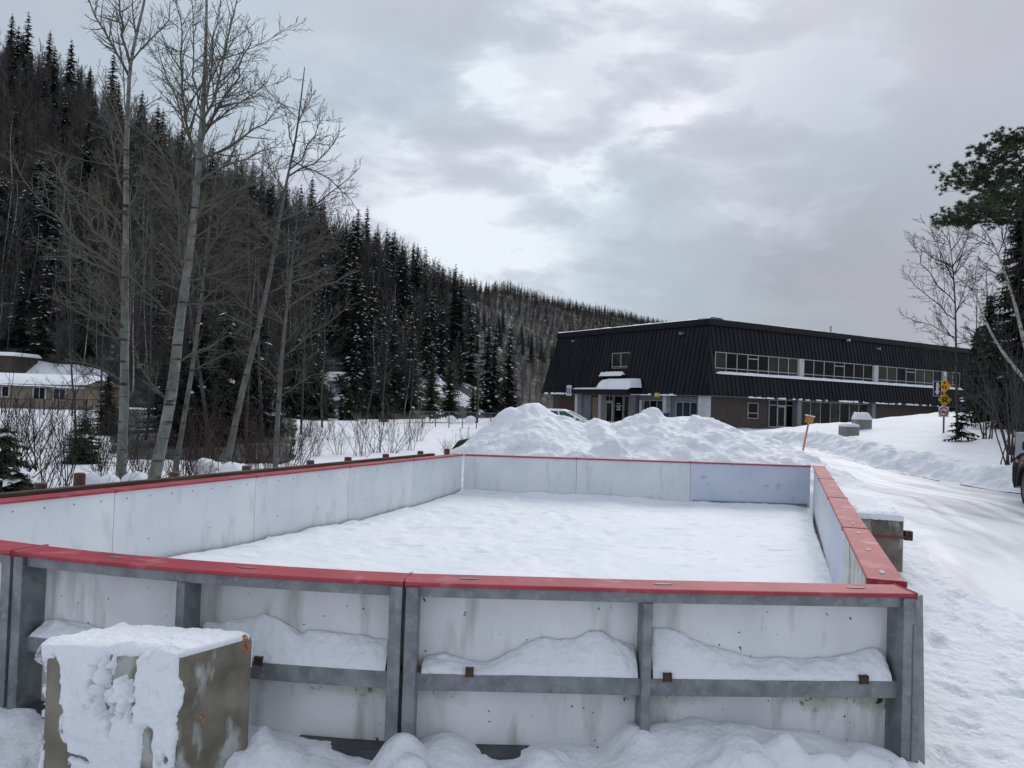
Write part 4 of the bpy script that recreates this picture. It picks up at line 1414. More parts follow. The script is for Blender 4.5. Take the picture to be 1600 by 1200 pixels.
def car(label, loc, heading, paint, glass, L=4.5, W=1.82, H=1.68, snow=False, group=None, scale_r=.34):
    """estate/SUV: side profile loft; heading = direction of the bonnet"""
    t = thing('parked_car', label, 'car', loc, group)
    hx = Vector((math.cos(heading), math.sin(heading), 0)); hy = Vector((-hx.y, hx.x, 0)); base = Vector(loc)

    def P(x, y, z):
        return base + hx * x + hy * y + Vector((0, 0, z))
    r = scale_r
    ax_f, ax_r = L * .5 - .86, -L * .5 + .84

    def arch(xc):
        return [(xc + (r + .07) * math.cos(a), r + (r + .07) * math.sin(a)) for a in np.linspace(math.pi, 0, 11)]
    low = [(-L / 2 + .05, .42), (-L / 2 + .12, .30)] + [(x, max(z, .27)) for x, z in arch(ax_r)] + [(x, max(z, .27)) for x, z in arch(ax_f)] + [(L / 2 - .12, .28), (L / 2, .42)]
    top = [(L / 2 + .01, .66), (L / 2 - .10, .84), (L / 2 - .55, .96), (L / 2 - 1.15, 1.02), (L / 2 - 1.18, 1.03), (-L / 2 + .12, 1.06), (-L / 2 + .0, .95), (-L / 2 - .01, .65)]
    prof = low + top
    mb = MB()
    ks = [(-W / 2 + .05, .97), (-W / 2, 1.0), (W / 2, 1.0), (W / 2 - .05, .97)]
    n = len(prof)
    o = len(mb.v)
    for (yy, sc) in ((-W / 2 + .06, 0), (-W / 2, 1), (W / 2, 1), (W / 2 - .06, 0)):
        for (x, z) in prof:
            zz = z if sc else z
            mb.v.append(tuple(P(x * (1 if sc else .995), yy, zz - (0 if sc else .015) if z > .6 else zz)))
    for k in range(3):
        if k == 1 and False:
            continue
        for i in range(n):
            i2 = (i + 1) % n
            mb.f.append((o + k * n + i, o + k * n + i2, o + (k + 1) * n + i2, o + (k + 1) * n + i)); mb.m.append(0)
    mb.f.append(tuple(o + i for i in range(n))); mb.m.append(0)
    mb.f.append(tuple(o + 3 * n + i for i in range(n))[::-1]); mb.m.append(0)
    part('body', mb, paint, t)
    # cabin: roof loft
    bx0, bx1 = -L / 2 + .10, L / 2 - 1.12
    tx0, tx1 = -L / 2 + .42, L / 2 - 1.98
    zb_, zr = 1.03, H
    wi = W / 2 - .05; wt = W / 2 - .24
    mb = MB()
    mb.hexa([P(bx0, -wi, zb_), P(bx1, -wi, zb_), P(bx1, wi, zb_), P(bx0, wi, zb_), P(tx0, -wt, zr - .09), P(tx1, -wt, zr - .09), P(tx1, wt, zr - .09), P(tx0, wt, zr - .09)])
    part('glasshouse', mb, glass, t, bevel=.03)
    mb = MB()
    mb.hexa([P(tx0 - .06, -wt - .02, zr - .095), P(tx1 + .10, -wt - .02, zr - .095), P(tx1 + .10, wt + .02, zr - .095), P(tx0 - .06, wt + .02, zr - .095),
             P(tx0 + .05, -wt + .10, zr), P(tx1 - .15, -wt + .10, zr), P(tx1 - .15, wt - .10, zr), P(tx0 + .05, wt - .10, zr)])
    part('roof', mb, 'snow' if snow else paint, t, bevel=.03)
    # pillars
    for sy in (-1, 1):
        for (xb, xt) in ((bx1 - .03, tx1 + .02), (.05, -.05), (-L / 2 + 1.15, -L / 2 + 1.12), (bx0 + .08, tx0 + .02)):
            a = P(xb, sy * (wi + .004), zb_); b = P(xt, sy * (wt + .010), zr - .08)
            mb = MB(); mb.tube([a, b], .045, .04, 6)
            part('pillar', mb, paint, t)
        mb = MB(); mb.obox(P(L / 2 - .34, sy * (W / 2 + .004), .80), hx * .08, hy * .012, (0, 0, .03)); part('side_lamp', mb, 'orange_spray', t)
        mb = MB(); mb.obox(P(bx1 - .35, sy * (W / 2 + .12), 1.12), hx * .06, hy * .10, (0, 0, .08)); part('wing_mirror', mb, 'plastic_black' if paint != 'car_white' else paint, t, bevel=.03)
        mb = MB(); mb.obox(P(L / 2 - .14, sy * (W / 2 - .28), .74), hx * .12, hy * .22, (0, 0, .085)); part('headlight', mb, 'lamp_clear', t, bevel=.03)
        mb = MB(); mb.obox(P(-L / 2 + .05, sy * (W / 2 - .17), .86), hx * .07, hy * .14, (0, 0, .15)); part('tail_light', mb, 'lamp_red', t, bevel=.02)
        for xx in (.42, -.58):
            mb = MB(); mb.obox(P(xx, sy * (W / 2 + .012), .90), hx * .09, hy * .014, (0, 0, .02)); part('door_handle', mb, paint, t)
        for xc in (ax_f, ax_r):
            lathe_wheel(P(xc, sy * (W / 2 - .11), r), hy * sy, r, .22, t)
            mb = MB()
            pts = [P(x, sy * (W / 2 + .01), z) for x, z in [(xc + (r + .085) * math.cos(a), r + (r + .085) * math.sin(a)) for a in np.linspace(math.pi, 0, 13)]]
            mb.tube(pts, .035, .035, 5); part('arch_trim', mb, 'plastic_black', t)
    mb = MB(); mb.obox(P(L / 2 - .02, 0, .45), hx * .07, hy * (W / 2 - .1), (0, 0, .10)); part('bumper', mb, 'plastic_black', t, bevel=.03)
    mb = MB(); mb.obox(P(L / 2 + .0, 0, .68), hx * .03, hy * .42, (0, 0, .07)); part('grille', mb, 'plastic_black', t, bevel=.02)
    mb = MB(); mb.obox(P(-L / 2 + .02, 0, .45), hx * .07, hy * (W / 2 - .1), (0, 0, .10)); part('bumper', mb, 'plastic_black', t, bevel=.03)
    return t


# dark SUV parked with its nose up the road: only its front left wheel and wing reach into the picture
h_ = R(72)
hx = Vector((math.cos(h_), math.sin(h_)))
wz = g(9.4, 14.6)
wc = onz(1613, 793, wz)
ctr = Vector((wc.x, wc.y)) - hx * (4.5 / 2 - .86) - Vector((-hx.y, hx.x)) * (1.82 / 2 - .11)
car('dark grey sport utility car at the right edge, one front wheel showing', (ctr.x, ctr.y, wz + .0), h_, 'car_grey', 'glass')
# white car behind the snow pile
p = at(884, 640, 38)
car('white car with greenish windows half hidden by the tall snow pile', (p.x - .2, p.y, p.z - 1.50), R(-12), 'car_white', 'glass_green', H=1.52, snow=True)

# grey cabinet behind the dark car
p = at(1612, 735, 17.0)
t = thing('utility_cabinet', 'pale grey utility cabinet behind the dark car', 'cabinet', (p.x + .25, p.y, p.z - .5))
mb = MB(); mb.box(p.x - .18, p.x + .80, p.y - .3, p.y + .3, p.z - .5, p.z + .80); part('case', mb, 'cabinet', t, bevel=.03)
mb = MB(); mb.box(p.x - .14, p.x + .30, p.y - .318, p.y - .3005, p.z - .3, p.z + .74); part('door', mb, 'cabinet', t, bevel=.006)
mb = MB(); mb.box(p.x + .32, p.x + .76, p.y - .318, p.y - .3005, p.z - .3, p.z + .74); part('door', mb, 'cabinet', t, bevel=.006)

# ------------------------------------------------------------------ signs
def trail_sign():
    Y = 26.0
    b = at(1474, 686, Y)
    zb = g(b.x, b.y)
    t = thing('trail_sign', 'snowmobile sign post with two yellow diamonds and an arrow on the bank', 'sign', (b.x, b.y, zb))
    px = b.x
    mb = MB(); mb.box(px - .022, px + .022, b.y - .02, b.y + .02, zb - .2, at(1474, 596, Y).z); part('post', mb, 'pole_grey', t)
    y0 = b.y - .034

    def V(ppx, ppy):
        q = at(ppx, ppy, Y); return q

    def plate(cpx, cpy, half, mat, name, sides=4, rot=0.0, yy=0):
        c = V(cpx, cpy)
        pts = [(c.x + half * math.sin(k * 2 * math.pi / sides + rot), y0 - yy, c.z + half * math.cos(k * 2 * math.pi / sides + rot)) for k in range(sides)]
        m_ = MB(); m_.prism(pts, (0, -1, 0), .008)
        return c, part(name, m_, mat, t)
    c, pl = plate(1474.5, 603, .235, 'sign_yellow', 'warning_plate')
    m_ = MB()
    yy = y0 - .0085
    m_.prism([(c.x - .022, yy, c.z + .05), (c.x + .022, yy, c.z + .05), (c.x + .022, yy, c.z + .10), (c.x + .05, yy, c.z + .10), (c.x, yy, c.z + .16), (c.x - .05, yy, c.z + .10), (c.x - .022, yy, c.z + .10)], (0, -1, 0), .003)
    for dx in (-.045, .045):
        m_.disc((c.x + dx, yy, c.z - .055), (1, 0, 0), (0, 0, 1), (0, -1, 0), .03, .035, .003, seg=10)
        m_.prism([(c.x + dx - .035, yy, c.z - .02), (c.x + dx + .035, yy, c.z - .02), (c.x + dx + .02, yy, c.z + .01), (c.x + dx - .02, yy, c.z + .01)], (0, -1, 0), .003)
    part('symbol', m_, 'clip', pl)
    c, pl = plate(1475, 624.5, .225, 'sign_yellow_worn', 'warning_plate')
    m_ = MB()
    m_.prism([(c.x - .10, yy, c.z + .085), (c.x - .04, yy, c.z + .07), (c.x + .05, yy, c.z + .09), (c.x + .11, yy, c.z + .075), (c.x + .08, yy, c.z + .045), (c.x - .07, yy, c.z + .04)], (0, -1, 0), .003)
    m_.obox((c.x, yy - .0015, c.z - .03), (.09, 0, .055), (0, .0015, 0), (-.011, 0, .017)); m_.obox((c.x, yy - .0045, c.z - .03), (.09, 0, -.055), (0, .0015, 0), (.011, 0, .017))
    part('symbol', m_, 'sign_black', pl)
    c, pl = plate(1473.5, 643.5, .235, 'sign_white', 'ban_plate', rot=math.pi / 4)
    m_ = MB()
    ri, ro = .115, .150
    n = 28; o = len(m_.v)
    for k in range(n):
        a = 2 * math.pi * k / n
        for rr, dy in ((ri, 0), (ro, 0), (ro, -.003), (ri, -.003)):
            m_.v.append((c.x + rr * math.sin(a), yy + dy, c.z + rr * math.cos(a)))
    for k in range(n):
        k2 = (k + 1) % n
        for j in range(4):
            j2 = (j + 1) % 4
            m_.f.append((o + k * 4 + j, o + k2 * 4 + j, o + k2 * 4 + j2, o + k * 4 + j2)); m_.m.append(0)
    m_.obox((c.x, yy - .0055, c.z), (.083, 0, -.083), (0, .0015, 0), (.009, 0, .009))
    part('ban_ring', m_, 'sign_red', pl)
    m_ = MB()
    m_.prism([(c.x - .10, yy, c.z - .02), (c.x - .03, yy, c.z + .03), (c.x + .03, yy, c.z + .015), (c.x + .10, yy, c.z - .005), (c.x + .09, yy, c.z - .03), (c.x - .08, yy, c.z - .035)], (0, -1, 0), .0035)
    part('symbol', m_, 'sign_black', pl)
    # arrow plate, turned a little
    c = V(1464.5, 607.5)
    d = Vector((math.cos(.5), -math.sin(.5), 0)); nn = Vector((-math.sin(.5), -math.cos(.5), 0))

    def Q(u, w, k=0):
        return Vector((c.x, y0 + .03, c.z)) + d * u + Vector((0, 0, w)) + nn * k
    m_ = MB(); m_.prism([Q(-.12, -.24), Q(.12, -.24), Q(.12, .25), Q(-.12, .25)], nn, .008); pl = part('arrow_plate', m_, 'sign_white', t)
    m_ = MB(); m_.prism([Q(-.108, -.228, .0082), Q(.108, -.228, .0082), Q(.108, .238, .0082), Q(-.108, .238, .0082)], nn, .002); part('plate_face', m_, 'sign_navy', pl)
    m_ = MB(); m_.prism([Q(-.036, .20, .0105), Q(-.036, -.08, .0105), Q(-.075, -.08, .0105), Q(0, -.20, .0105), Q(.075, -.08, .0105), Q(.036, -.08, .0105), Q(.036, .20, .0105)], nn, .002)
    part('arrow', m_, 'sign_white', pl)


trail_sign()


def orange_stake():
    Y = 24.2
    b = at(1253, 712, Y); tp = at(1265, 652, Y)
    t = thing('marker_stake', 'leaning orange marker stake with a square orange panel beside the snow bank', 'stake', (b.x, b.y, b.z))
    d = (tp - b).normalized()
    mb = MB(); mb.obox((b + tp) / 2, (.022, 0, 0), (0, .018, 0), d * ((tp - b).length / 2 + .05)); part('stake', mb, 'orange_wood', t)
    s = d.cross(Vector((0, 1, 0))).normalized()
    mb = MB(); mb.obox(tp - d * .08 + s * -.0 + Vector((.02, .03, 0)), s * .125, (0, .008, 0), d * .10); part('panel', mb, 'orange_panel', t)
    mb = MB(); mb.obox(tp + d * .045 + Vector((.02, .03, 0)), s * .15, (0, .03, 0), d * .018); part('snow_cap', mb, 'snow', t, bevel=.015)


orange_stake()

# ------------------------------------------------------------------ branching plants


def perp(d, rng):
    a = d.orthogonal().normalized(); b = d.cross(a)
    t = rng.uniform(0, 2 * math.pi)
    return a * math.cos(t) + b * math.sin(t)


def grow(T, rng, p, d, L, r, lv, nch, spread, up, wig, lf, rmin, start=.25, endf=.15):
    n = 6 if L > 1.2 else (4 if L > .35 else 3)
    pts = [p.copy()]; dirs = [d.copy()]
    st = L / n
    for i in range(n):
        d = (d + perp(d, rng) * rng.uniform(0, wig) + Vector((0, 0, up))).normalized()
        p = p + d * st
        pts.append(p.copy()); dirs.append(d.copy())
    T.append((pts, max(r, rmin), max(r * endf, rmin * .7)))
    if lv > 0:
        sprout(T, rng, pts, r, L, lv, nch, spread, up, wig, lf, rmin, start, endf)


def sprout(T, rng, pts, r, L, lv, nch, spread, up, wig, lf, rmin, start=.25, endf=.15, cam_spread=None):
    n = len(pts) - 1
    N = nch[0] if isinstance(nch, (list, tuple)) else nch
    rest = nch[1:] if isinstance(nch, (list, tuple)) else nch
    for k in range(N):
        f = start + (1 - start) * (k + rng.random()) / N
        i = min(int(f * n), n - 1); q = f * n - i
        p = pts[i].lerp(pts[i + 1], q)
        d = (pts[i + 1] - pts[i]).normalized()
        a = spread * rng.uniform(.7, 1.25)
        dd = (d * math.cos(a) + perp(d, rng) * math.sin(a)).normalized()
        rr = r * (1 - f * (1 - endf)) * .6
        grow(T, rng, p, dd, L * lf * (1.15 - .75 * f) * rng.uniform(.6, 1.25), rr, lv - 1, rest if rest else 0, spread, up, wig, lf, rmin, .2, endf)


def tubes_mesh(name, T, mat, big=5, small=3, thr=.012, off=(0, 0, 0)):
    mb = MB()
    for pts, r0, r1 in T:
        mb.tube(pts, r0, r1, big if r0 > thr else small, cap=r0 > thr)
    return mb.mesh(name, mat, off, smooth=True)


def poly3(pl, Y, dy=0.0, rng=None):
    """surveyed branch line at distance Y, drifting dy in depth along its length"""
    out = []
    n = len(pl)
    for i, (x, y) in enumerate(pl):
        out.append(at(x, y, Y + dy * i / max(1, n - 1)))
    # smooth resample
    P = np.array([tuple(p) for p in out])
    s = np.r_[0, np.cumsum(np.linalg.norm(np.diff(P, axis=0), axis=1))]
    m_ = max(4, int(s[-1] / .25))
    t = np.linspace(0, s[-1], m_)
    Q = np.stack([np.interp(t, s, P[:, k]) for k in range(3)], 1)
    for _ in range(2):
        Q[1:-1] = (Q[:-2] + 2 * Q[1:-1] + Q[2:]) / 4
    return [Vector(q) for q in Q], s[-1]


def poplar(label, Y, trunk, r0, rtop, branches, auto, seed, mat='poplar_bark', tw='twig', name='poplar_tree', group='bare poplars behind the left boards', cat='tree'):
    rng = random.Random(seed)
    tp, tl = poly3(trunk, Y)
    base = tp[0].copy(); base.z = min(base.z, g(base.x, base.y)) - .1
    tp = [base] + tp
    t = thing(name, label, cat, tuple(base), group)
    k = len(tp)
    radii = [r0 * (1.25 if i == 0 else 1) * (1 - (i / (k - 1)) ** 1.1) + rtop * (i / (k - 1)) ** 1.1 for i in range(k)]
    radii = [q * rng.uniform(.94, 1.06) for q in radii]
    mb = MB(); mb.tube(tp, r0, rtop, 12, radii=radii); part('trunk', mb, mat, t, smooth=True)
    T = []
    for br in branches:
        pl, r, dy = br[0], br[1], br[2]
        pts, ln = poly3(pl, Y, dy)
        # little wiggles
        for i in range(1, len(pts)):
            pts[i] = pts[i] + Vector((rng.gauss(0, .02), rng.gauss(0, .05), rng.gauss(0, .02)))
        T.append((pts, r * .92, .006))
        sprout(T, rng, pts, r, ln, 2, (int(7 + ln * 6.0), 7), .75, .07, .20, .34, .0042, .10, .25)
    for (f, ln, r, el) in auto:
        i = min(int(f * (k - 1)), k - 2)
        p = tp[i].lerp(tp[i + 1], f * (k - 1) - i)
        a = rng.uniform(0, 2 * math.pi)
        d = Vector((math.cos(a) * math.cos(el), math.sin(a) * math.cos(el), math.sin(el)))
        grow(T, rng, p, d, ln, r, 2, (int(6 + ln * 5.0), 7), .75, .06, .2, .36, .0042, .15, .25)
    me = tubes_mesh('branches', T, tw, off=tuple(base))
    link('branches', me, t)
    return t


rg = random.Random(77)


def autos(n, f0, f1, l0, l1, r=.02, e0=-.1, e1=.7):
    return [(rg.uniform(f0, f1), rg.uniform(l0, l1), r * rg.uniform(.6, 1.2), rg.uniform(e0, e1)) for _ in range(n)]


poplar('leftmost tall bare poplar with forked top above the picture edge', 16.0,
       [(188, 760), (194, 640), (195, 540), (195, 450), (197, 330), (197, 240), (200, 170), (202, 112), (206, 85), (217, 37), (227, 0), (236, -70)], .100, .014,
       [([(201, 118), (184, 80), (161, 52), (135, 0), (115, -50)], .034, -.5), ([(203, 100), (189, 37), (184, 0), (178, -70)], .034, .4),
        ([(212, 55), (205, 20), (204, -40)], .02, -.2), ([(205, 96), (240, 64), (259, 37), (280, -10)], .022, .6),
        ([(190, 425), (160, 405), (130, 385), (80, 335), (50, 305), (22, 250)], .040, -1.2), ([(192, 395), (150, 365), (120, 320), (95, 280), (78, 235)], .036, .8),
        ([(190, 358), (160, 315), (125, 295), (90, 281), (55, 250)], .030, -.4), ([(193, 305), (178, 265), (175, 200), (165, 150)], .026, .5),
        ([(188, 432), (150, 412), (105, 395), (60, 380)], .022, .9), ([(200, 430), (222, 412), (232, 375), (262, 350)], .022, .3),
        ([(192, 545), (160, 500), (120, 470), (70, 460)], .022, -.8), ([(196, 560), (180, 500), (150, 440)], .02, .9), ([(198, 330), (215, 300), (235, 240)], .02, -.6),
        ([(197, 225), (180, 190), (168, 140), (150, 110)], .02, .3), ([(199, 200), (225, 185), (250, 150)], .018, -.4), ([(196, 600), (150, 570), (100, 560)], .016, .5)],
       autos(18, .30, .70, 1.2, 2.4, .013), 11)
poplar('thick leaning bare poplar with the widest crown, second from the left', 15.0,
       [(240, 752), (262, 650), (272, 590), (281, 500), (293, 420), (305, 320), (311, 244), (318, 160), (322, 60), (323, 0), (322, -60)], .116, .015,
       [([(309, 250), (298, 220), (285, 142), (281, 37), (270, -30)], .034, .5), ([(300, 225), (277, 169), (262, 112), (243, 72)], .024, -.7), ([(313, 230), (337, 150), (358, 60), (371, 0), (380, -50)], .036, -.3),
        ([(315, 215), (360, 150), (382, 95), (394, 50)], .030, .6), ([(318, 200), (375, 161), (400, 140), (418, 128)], .024, -.5), ([(312, 248), (350, 235), (394, 210), (445, 158)], .032, .4),
        ([(307, 290), (367, 251), (410, 238), (446, 222)], .030, -.9), ([(304, 349), (330, 320), (356, 289), (365, 250)], .026, .5), ([(288, 424), (277, 397), (279, 340), (282, 290), (270, 230)], .030, -.4),
        ([(300, 360), (275, 320), (260, 260), (240, 210)], .024, .8), ([(297, 440), (340, 428), (375, 410), (402, 382)], .022, .2), ([(280, 500), (250, 470), (215, 450), (190, 400)], .020, -.8),
        ([(318, 170), (335, 110), (338, 40), (345, -20)], .022, -.5), ([(316, 180), (300, 120), (302, 40), (296, -20)], .022, .7), ([(319, 140), (350, 85), (362, 30)], .016, .2),
        ([(275, 570), (315, 540), (370, 525), (400, 500)], .020, .5), ([(268, 640), (230, 600), (205, 540)], .016, -.6), ([(290, 450), (262, 400), (235, 380), (205, 330)], .018, .6)],
       autos(24, .35, .85, 1.2, 2.4, .013), 12)
poplar('grey poplar stem close behind the thick leaning poplar', 16.8,
       [(272, 748), (288, 650), (300, 580), (313, 480), (322, 400), (330, 330), (340, 260)], .062, .012,
       [([(315, 470), (350, 440), (390, 430), (430, 400)], .022, .6), ([(322, 400), (355, 350), (370, 300), (400, 270)], .020, -.4), ([(318, 450), (300, 380), (290, 320)], .016, .4), ([(300, 580), (340, 550), (380, 545)], .018, .3)],
       autos(12, .4, .95, 1.0, 2.2, .013), 13, mat='bark_grey')
poplar('slender leaning poplar curving right, third from the left', 17.0,
       [(352, 735), (368, 660), (381, 600), (397, 540), (420, 440), (437, 340), (449, 278), (462, 220), (471, 150), (476, 105)], .076, .010,
       [([(450, 276), (480, 262), (512, 240), (532, 205)], .024, .6), ([(460, 235), (447, 205), (445, 170)], .016, -.4), ([(452, 265), (485, 235), (498, 185), (502, 165)], .022, -.3),
        ([(437, 345), (490, 320), (530, 295), (562, 262)], .026, .5), ([(427, 398), (470, 385), (515, 370), (548, 350)], .026, -.4), ([(445, 300), (420, 270), (410, 220)], .018, .7),
        ([(415, 460), (450, 440), (500, 430), (540, 400)], .022, -.7), ([(405, 500), (370, 470), (350, 420)], .018, .5), ([(466, 190), (485, 160), (488, 130)], .014, .2), ([(430, 380), (400, 350), (380, 300)], .016, -.6),
        ([(455, 250), (500, 270), (545, 300), (560, 330)], .018, .3)],
       autos(20, .35, .95, .9, 2.0, .011), 14, mat='bark_grey')
poplar('thin straight poplar with many side twigs, rightmost of the four', 18.0,
       [(430, 732), (434, 650), (440, 560), (447, 490), (455, 420), (462, 360), (468, 310)], .066, .010,
       [([(440, 560), (480, 520), (520, 505), (550, 470)], .020, .5), ([(437, 600), (400, 560), (370, 545)], .018, -.4), ([(448, 480), (490, 450), (525, 440), (560, 420)], .020, -.5),
        ([(445, 510), (415, 470), (400, 430)], .016, .4), ([(455, 420), (500, 395), (535, 380)], .018, .3), ([(436, 620), (475, 590), (510, 585)], .016, -.3)],
       autos(18, .3, .95, .9, 1.9, .011, -.1, .9), 15, mat='bark_grey')

# ---- generic bare trees (local coordinates) for the hill and banks


def bare_mesh(seed, H, twig, trunkmat, slim=.35, nb=26, rt=.10, crown0=.3, rmin=.010):
    rng = random.Random(seed)
    n = 9
    p = Vector((0, 0, -.3)); pts = [p.copy()]
    lean = Vector((rng.gauss(0, .05), rng.gauss(0, .05), 1)).normalized()
    for i in range(n):
        lean = (lean + Vector((rng.gauss(0, .05), rng.gauss(0, .05), .1))).normalized()
        p = p + lean * ((H + .3) / n); pts.append(p.copy())
    mb = MB(); mb.tube(pts, rt, .012, 6)
    T = []
    for k in range(nb):
        f = crown0 + (1 - crown0) * (k + rng.random()) / nb
        i = min(int(f * n), n - 1)
        q = pts[i].lerp(pts[i + 1], f * n - i)
        a = rng.uniform(0, 6.283); el = rng.uniform(.35, 1.0)
        d = Vector((math.cos(a) * math.cos(el), math.sin(a) * math.cos(el), math.sin(el)))
        grow(T, rng, q, d, H * slim * (1.15 - .8 * f) * rng.uniform(.7, 1.2), rt * .35 * (1.1 - f), 2, (7, 4), .6, .08, .2, .42, rmin, .2, .25)
    return mb.mesh('trunk', trunkmat, smooth=True), tubes_mesh('branches', T, twig, 4, 3, .03)


def bare_proto(name, label, group, seed, H, **kw):
    a, b = bare_mesh(seed, H, **kw)
    t = thing(name, label, 'tree', (0, 0, 0), group)
    link('trunk', a, t); link('branches', b, t)
    return t


# ---- spruces


def spruce_mesh(seed, H, Rm, needle='needle', snow=.28, whorls=30, sparse=False, lo=.05, per=9):
    rng = random.Random(seed)
    mb = MB()
    for w in range(whorls):
        f = lo + (1 - lo) * ((w + rng.uniform(0, .6)) / whorls)
        z = H * f
        Rr = Rm * (1 - f) ** .74 * rng.uniform(.75, 1.15) + .05
        nb = max(4, int(per * (1 - .4 * f)))
        a0 = rng.uniform(0, 6.28)
        for b in range(nb):
            z = H * min(.985, f + rng.uniform(-.5, .5) * (1 - lo) / whorls * 1.6)
            a = a0 + 6.283 * b / nb + rng.gauss(0, .2)
            r = Rr * rng.uniform(.65, 1.12)
            ca, sa = math.cos(a), math.sin(a)
            drop = r * rng.uniform(.15, .42)
            tip_up = r * .10

            def sp(t):
                return Vector((ca * r * t, sa * r * t, z - drop * t ** .8 + tip_up * t * t))
            side = Vector((-sa, ca, 0))
            nt_ = 5 if not sparse else 4
            for j in range(nt_):
                t = (j + .6) / nt_
                q = sp(t * .92)
                l = r * .36 * (1.1 - .65 * t) * rng.uniform(.7, 1.2) + .06
                fwd = Vector((ca, sa, -.25)).normalized()
                for s_ in (-1, 1):
                    e = q + (side * s_ * .85 + fwd * .7).normalized() * l + Vector((0, 0, -l * rng.uniform(.1, .5)))
                    wv = fwd * (l * .22 + .03)
                    mb.add([q - wv, q + wv, e], [(0, 1, 2)], 0)
                # hanging fringe
                h = q + Vector((rng.gauss(0, .03), rng.gauss(0, .03), -l * .55))
                mb.add([q - side * l * .3, q + side * l * .3, h], [(0, 1, 2)], 0)
            q0, q1 = sp(.1), sp(1.0)
            wv = side * (.04 + r * .05)
            mb.add([q0 - wv, q0 + wv, q1 + fwd * .1], [(0, 1, 2)], 0)
            if rng.random() < snow:
                t0 = rng.uniform(.3, .75)
                q = sp(t0) + Vector((0, 0, .05)); sz = rng.uniform(.09, .30) * (.5 + r * .32)
                fw = Vector((ca, sa, -.3)) * sz * rng.uniform(1, 1.8); sd = side * sz
                top = q + Vector((0, 0, sz * .4))
                mb.add([q - fw, q + sd * .8, q + fw, q - sd * .8, top], [(0, 1, 4), (1, 2, 4), (2, 3, 4), (3, 0, 4)], 1)
    cr = mb.mesh('crown', [needle, 'snow_fleck'])
    tb = MB(); tb.tube([(0, 0, -.4), (0, 0, H * .5), (0, 0, H * .985)], H * .011, .01, 6, radii=[H * .012, H * .007, .012])
    tr = tb.mesh('trunk', 'twig_dark', smooth=True)
    return cr, tr


def spruce_proto(name, label, group, seed, H, Rm, **kw):
    c, tr = spruce_mesh(seed, H, Rm, **kw)
    t = thing(name, label, 'tree', (0, 0, 0), group)
    link('crown', c, t); link('trunk', tr, t)
    return t


# ------------------------------------------------------------------ hill
PXK = np.array([-700, -300, 0, 150, 300, 430, 560, 640, 700, 790, 880, 970, 1055, 1150, 1300, 1500, 1800, 2300], dtype=float)
YRK = np.array([170, 165, 160, 158, 155, 158, 165, 195, 230, 280, 330, 375, 420, 450, 480, 300, 260, 240], dtype=float)
SILK = np.array([-60, -10, 48, 125, 215, 285, 350, 402, 420, 436, 464, 482, 502, 560, 600, 570, 540, 500], dtype=float)
YBK = np.array([66, 68, 70, 72, 74, 74, 75, 82, 92, 108, 122, 140, 160, 180, 200, 130, 110, 100], dtype=float)
TREEH = np.interp(PXK, [560, 760], [10.0, 4.4])


def yh(px):
    return 629.5 + .0328 * (px - 800)


ZRK = CZ + (yh(PXK) - SILK) * YRK / FPX - TREEH
ZRK = np.maximum(ZRK, 2)


def hill_pt(px, t):
    """px azimuth parameter, t 0 foot .. 1 ridge, >1 beyond"""
    yb = np.interp(px, PXK, YBK); yr = np.interp(px, PXK, YRK); zr = np.interp(px, PXK, ZRK)
    Y = yb + (yr - yb) * t
    tt = np.clip(t, 0, 1)
    z0 = -.3 + .5 * S(px, 700, 900)
    prof = .55 * tt ** .8 + .45 * S(tt, 0, 1.05)
    z = z0 + (zr - z0) * prof - np.maximum(t - 1, 0) * zr * .8
    X = Y * (px - 800) / FPX
    z = z + 3.0 * fbm(X * .05, Y * .05, 201) * S(t, .03, .25) + 1.0 * fbm(X * .25, Y * .25, 202) * S(t, .0, .1)
    return X, Y, z


pp = np.linspace(-700, 2300, 520); tt_ = np.linspace(-.06, 1.6, 130)
PX, TT = np.meshgrid(pp, tt_)
hx_, hy_, hz_ = hill_pt(PX, TT)
hz_ = np.where(TT < 0, -1.2, hz_)
tag(link('hill', grid_mesh('hill', hx_, hy_, hz_, 'hill_floor')), kind='structure')

# snowfield behind the left house: an open snowy clearing rising to the wood
PX, TT = np.meshgrid(np.linspace(-260, 205, 90), np.linspace(.0, .10, 34))
a_, b_, c_ = hill_pt(PX, TT)
edge = S(205 - PX, 0, 60) * S(.10 - TT, 0, .03)
c_ = c_ - .5 + .75 * edge + .12 * fbm(a_ * .8, b_ * .8, 207)
tag(link('clearing', grid_mesh('clearing', a_, b_, c_, 'snow')), kind='structure')

PX, TT = np.meshgrid(np.linspace(470, 800, 330), np.linspace(.0, .34, 150))
a_, b_, c_ = hill_pt(PX, TT)
nn_ = fbm(a_ * .16, b_ * .16, 208, 4)
ctr_ = np.exp(-((PX - 522) / 26) ** 2) + 1.1 * np.exp(-((PX - 678) / 30) ** 2) + .8 * np.exp(-((PX - 742) / 22) ** 2) + .6 * np.exp(-((PX - 578) / 20) ** 2)
edge = np.minimum(S(PX, 470, 490) * S(800 - PX, 0, 20) * S(.34 - TT, 0, .05), 1)
c_ = c_ - .9 + edge * (.55 + 2.2 * nn_ + .55 * ctr_ * S(.30 - TT, 0, .16) + .35 * fbm(a_ * .9, b_ * .9, 209, 3))
tag(link('clearing', grid_mesh('clearing', a_, b_, c_, 'slope_snow')), kind='structure')
rnd = random.Random(99)


def bucket(px, t):
    h = 'on the ridge' if t > .78 else ('midway up the slope' if t > .33 else 'low on the slope')
    a = 'above the beige house' if px < 150 else ('behind the bare poplars' if px < 430 else ('beyond the snowy field' if px < 690 else 'left of the black building'))
    return h + ' ' + a


